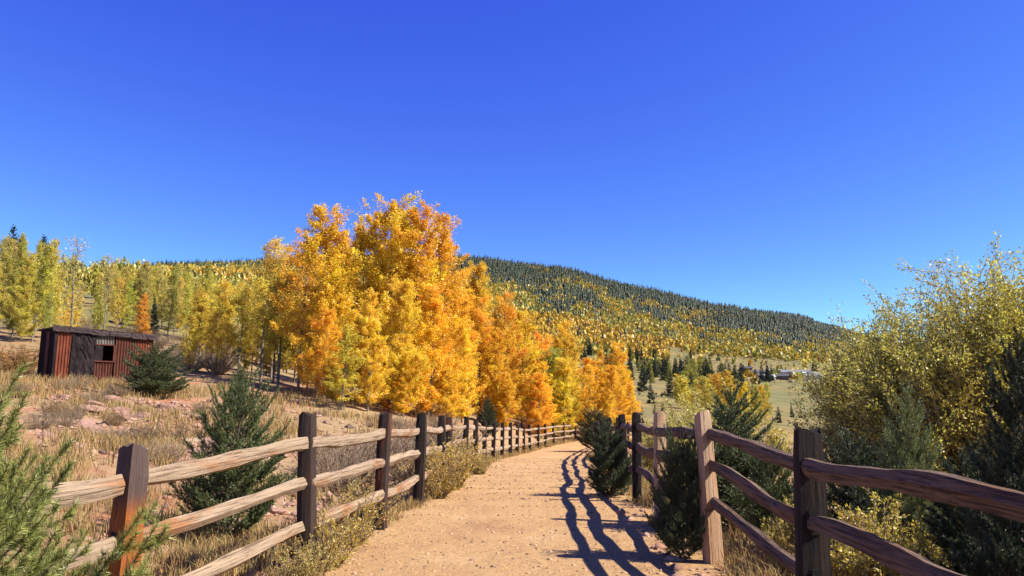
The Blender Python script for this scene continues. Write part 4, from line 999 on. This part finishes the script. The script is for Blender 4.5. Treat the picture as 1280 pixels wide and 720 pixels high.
# the nearest ones stand as trees of their own
order = np.argsort(d); a_idx = order[~iscon[order]]; c_idx = order[iscon[order]]
FARA = [ASPEN['mid%d' % k][1] for k in range(4)]; FARC = []
for k in range(3):
    w_, fl_ = conifer_geo(seed=200 + k, h=9.0, rad=[2.0, 2.4, 1.7][k], whorls=18, per=7, pw=.9, up=-.05, nl=.30, nw=.12, per_m=14, side=4); me = mesh_np('foliage', *fl_); me.materials.append(M_NEEDLE); FARC.append(me)
def far_tree(kind, x, y, h, w, color, label, group, name):
    me = random.choice(FARA if kind == 'a' else FARC); o = obj(name, me); o.location = (x, y, H(x, y) - .2); o.scale = (w / 3.6, w / 3.6, h / 9.7) if kind == 'a' else (w / 4, w / 4, h / 9.0); o.rotation_euler = (0, 0, random.uniform(0, 6.28)); o.color = (*[.75 * q for q in color], 1)
    tag(o, label, 'tree', group); return o
NA, NC = 0, 150
for i in a_idx[:NA]: far_tree('a', x[i], y[i], 7 + 3 * r2.random(), 5.5, tA[i], 'small far aspen on the lower slope of the valley', 'far aspens on the lower valley slope', 'aspen_tree')
for i in c_idx[:NC]: far_tree('c', x[i], y[i], 8 + 4 * r2.random(), 4.6, tC[i], 'small far fir on the lower slope of the valley', 'far firs on the lower valley slope', 'fir_tree')
ia, ic = a_idx[NA:], c_idx[NC:]
far_mass('aspen_forest', x[ia], y[ia], 5 + 7 * r2.random(len(ia)), 4.0 + 3.6 * r2.random(len(ia)), 'a', M_FOREST, 'gold and orange aspen woods covering the far hillside', 'forest', r2, tA[ia])
far_mass('conifer_forest', x[ic], y[ic], 7 + 12 * r2.random(len(ic)) ** 1.4, 3.6 + 3.4 * r2.random(len(ic)), 'c', M_FOREST, 'dark conifer woods covering the far ridge', 'forest', r2, tC[ic])
# aspens on the crest of the left slope
n = 420; dd = r2.uniform(120, 420, n); pp = r2.uniform(-320, 330, n); xx = (pp - 640) / F * dd
far_mass('aspen_forest', xx, dd, 6 + 4 * r2.random(n), 3.2 + 1.6 * r2.random(n), 'a', M_FOREST, 'yellow green aspen wood along the crest of the left slope', 'forest', r2, np.array([(.62, .54, .07), (.46, .42, .07), (.80, .60, .07), (.66, .54, .11)])[r2.integers(0, 4, n)] * .55, 190, .062)
# far blue ridge
n = 3600; dd = r2.uniform(2600, 3200, n); pp = r2.uniform(860, 1220, n); xx = (pp - 640) / F * dd
far_mass('conifer_forest', xx, dd, 13 + 8 * r2.random(n), 9 + 4 * r2.random(n), 'c', M_FOREST, 'dark conifer woods on the second ridge behind', 'forest', r2, np.array([.032, .045, .036]) * (.8 + .4 * r2.random((n, 1))))

# valley trees one can pick out
r = random.Random(90)
def vt(px, d, top, kind, c, label, group, wide=.8):
    (x, y, z), h = top_h(px, top, d); h = max(h, 1.5)
    if kind == 'c':
        o = far_tree('c', x, y, h, h * .5 * wide, c, label, group, 'fir_tree')
    else: o = far_tree('a', x, y, h, h * .85 * wide, c, label, group, 'aspen_tree')
    return o
for px, d, top, lab in [(812, 170, 477, 'lone dark fir on the tan meadow left of the valley thicket'), (826, 130, 500, 'small dark fir low on the meadow'), (816, 120, 503, None), (800, 110, 508, None), (836, 240, 462, 'dark fir at the left foot of the valley thicket'), (848, 230, 461, 'dark fir beside the yellow valley thicket'), (862, 220, 465, None), (872, 235, 458, None), (802, 260, 455, None), (975, 640, 455, 'dark fir in the middle of the village'), (980, 640, 458, None), (991, 760, 452, 'tall fir behind the long grey roof'), (1019, 690, 455, None), (962, 600, 466, None), (961, 900, 438, None), (957, 900, 440, None), (955, 300, 486, None), (968, 140, 507, None), (985, 170, 505, None)]:
    vt(px, d, top, 'c', (.03, .045, .025), lab or 'small dark fir on the open valley floor', None if lab else 'small firs on the valley floor', .95)
for i in range(52):
    px = r.uniform(845, 960); d = r.uniform(150, 290)
    tp = 460 + (px - 850) * .22 + (290 - d) * .12 + r.uniform(-6, 8)
    vt(px, d, tp, 'a', r.choice([YELLOW, YELLOW, YGREEN, (.55, .42, .06), ORANGE, OLIVE, GOLD]), 'yellow aspen in the thicket on the valley floor', 'aspens in the thicket on the valley floor')
for px, d, tp, k, c in [(880, 70, 468, 'thin2', (.52, .42, .06)), (905, 66, 462, 'full3', YELLOW), (893, 85, 465, 'full1', (.66, .46, .04)), (918, 80, 478, 'thin2', (.66, .42, .04)), (870, 90, 472, 'thin2', YGREEN), (940, 95, 480, 'full3', (.52, .42, .06)), (927, 110, 476, 'full1', GOLD), (952, 120, 488, 'thin2', (.6, .4, .05))]:
    aspen(k, px, d, tp, c, 'yellow aspen of the small stand beyond the right fence', 'yellow aspens beyond the right fence', 1.3)
for i in range(26):
    px = r.uniform(795, 900); d = r.uniform(330, 520)
    vt(px, d, 455 - (d - 330) * .06 + r.uniform(-4, 6), r.choice('ac'), r.choice([(.10, .11, .05), OLIVE, (.05, .06, .035)]), 'grey green tree in the belt above the tan meadow', 'grey green trees above the tan meadow', .8)
n = 3800; dd = np.sqrt(r2.uniform(70 ** 2, 900 ** 2, n)); pp = r2.uniform(790, 1200, n); xx = (pp - 640) / F * dd
k = fbm(xx / 40, dd / 60, 12) > .5
far_mass('sagebrush', xx[k], dd[k], .4 + 1.8 * r2.random(k.sum()) ** 3, .6 + 1.6 * r2.random(k.sum()) ** 2, 'a', M_FOREST, 'low scattered brush on the valley meadows', 'brush', r2, np.array([.10, .085, .035]) * (.6 + .6 * r2.random((k.sum(), 1))))
print('aspens', N_ASPEN, {k: v[3] for k, v in CON.items()}, len(ia), len(ic))

# ------------------------------------------------------------------ labels that single out, where look and place allow it
ORD = ['first', 'second', 'third', 'fourth', 'fifth', 'sixth', 'seventh', 'eighth', 'ninth', 'tenth', 'eleventh', 'twelfth']
def hue_word(o):
    c = next((k.color for k in o.children if k.name.split('.')[0] in ('crown', 'leaves', 'foliage')), o.color)
    q = c[1] / max(c[0], .01)
    if max(c[:3]) < .12: return 'dark green'
    return 'orange' if q < .60 else 'golden' if q < .70 else 'bronze yellow' if q < .76 else 'yellow' if q < .82 else 'yellow green' if q < .9 else 'olive green'
def relabel(group, kind, zones, ranks=None, most=12):
    """kind gives the noun phrase; zones = [(px limit, words)]; ranks = [(distance limit, words)]"""
    byl = {}
    for o in [o for o in S.objects if o.get('group') == group]:
        px = 640 + F * o.location.x / max(o.location.y, .1); d = o.location.y
        z = next(w for lim, w in zones if px < lim); rk = next((w for lim, w in ranks if d < lim), '') if ranks else ''
        lab = ' '.join((rk + ' ' + kind.format(c=hue_word(o)) + ' ' + z).split())
        byl.setdefault(lab, []).append((px, o))
    for lab, L in byl.items():
        L.sort(key=lambda k: k[0]); n = len(L)
        for i, (px, o) in enumerate(L):
            w = lab
            if n > 1 and n <= most:
                pos = 'leftmost' if i == 0 else 'rightmost' if i == n - 1 else ORD[i] + ' from left'
                w = lab + ', ' + pos
            o['label'] = w
relabel('thin aspens on the slope behind the shed', 'thin {c} aspen', [(48, 'left of the shed'), (110, 'above the shed door'), (175, 'above the shed window'), (245, 'above the bushy conifer'), (9999, 'right of the bushy conifer')], [(72, 'near'), (102, 'farther'), (9999, 'distant')])
relabel('slim aspens in the trunk row left of the grove', 'slim {c} aspen', [(290, 'right of the bushy conifer'), (350, 'amid the trunk row'), (9999, 'beside the golden clump')], [(55, 'near'), (9999, 'farther')])
relabel('low aspens in the shade behind the trunk row', 'low shaded {c} aspen', [(290, 'right of the bushy conifer'), (350, 'behind the trunk row'), (9999, 'beside the golden clump')], [(64, 'near'), (9999, 'farther')])
relabel('aspens filling the back of the big clump', '{c} aspen at the back of the big clump', [(500, 'in its left half'), (9999, 'in its right half')])
relabel('aspens behind the front row by the trail bend', '{c} back row aspen', [(680, 'left of the green one'), (9999, 'right of the green one')])
relabel('aspens in the thicket on the valley floor', '{c} aspen in the valley thicket', [(885, 'at its left end'), (925, 'in its middle'), (9999, 'at its right end')], [(200, 'near'), (9999, 'farther')])
relabel('yellow aspens beyond the right fence', '{c} aspen of the small stand beyond the right fence', [(9999, '')])
relabel('small firs on the valley floor', 'small {c} fir', [(830, 'on the tan meadow left of the thicket'), (945, 'inside the valley thicket'), (9999, 'by the village or the field below it')])
relabel('grey green trees above the tan meadow', '{c} tree in the belt above the meadow', [(830, 'at its left'), (865, 'at its middle'), (9999, 'at its right')], [(425, 'near'), (9999, 'far')])
relabel('dry bushes along the left fence', 'dry {c} bush against the left fence', [(460, 'by the second and third posts'), (9999, 'past the fourth post')])
relabel('leafless brush under the grove', 'grey leafless brush under the grove', [(440, 'by the second fence post'), (500, 'by the third fence post'), (9999, 'beyond the fourth fence post')])
relabel('low brush on the bank below the shed', 'low brush clump', [(100, 'on the grass below the shed door'), (200, 'in the rubble below the bushy conifer'), (9999, 'left of the young fir')], [(18, 'nearer'), (9999, 'farther')])

relabel('young aspens at the foot of the grove', 'young {c} aspen at the grove foot', [(520, 'under the tallest trees'), (640, 'right of the tallest'), (9999, 'by the trail bend')])
relabel('far firs on the lower valley slope', 'small far fir', [(740, 'on the lower slope behind the orange aspens'), (835, 'on the slope right of the last orange aspen'), (960, 'on the slope above the valley thicket'), (9999, 'on the slope beyond the village')], most=3)
relabel('leafless brush on the slope above the shed', 'leafless pinkish brush', [(140, 'on the slope behind the shed roof'), (220, 'on the slope above the bushy conifer'), (9999, 'on the slope left of the trunk row')], most=3)
for o in S.objects:
    if len(str(o.get('label', '')).replace(',', ' ').split()) > 16: print('LONG', o['label'])
relabel('stones in the rubble bank below the shed', 'reddish stone', [(120, 'in the rubble below the shed door'), (200, 'in the rubble below the bushy conifer'), (9999, 'in the rubble right of the bushy conifer')], [(18, 'nearer'), (9999, 'farther')])
relabel('stones behind the left fence', 'small tan stone behind the left fence', [(300, 'beside the young fir'), (9999, 'near the second post')])
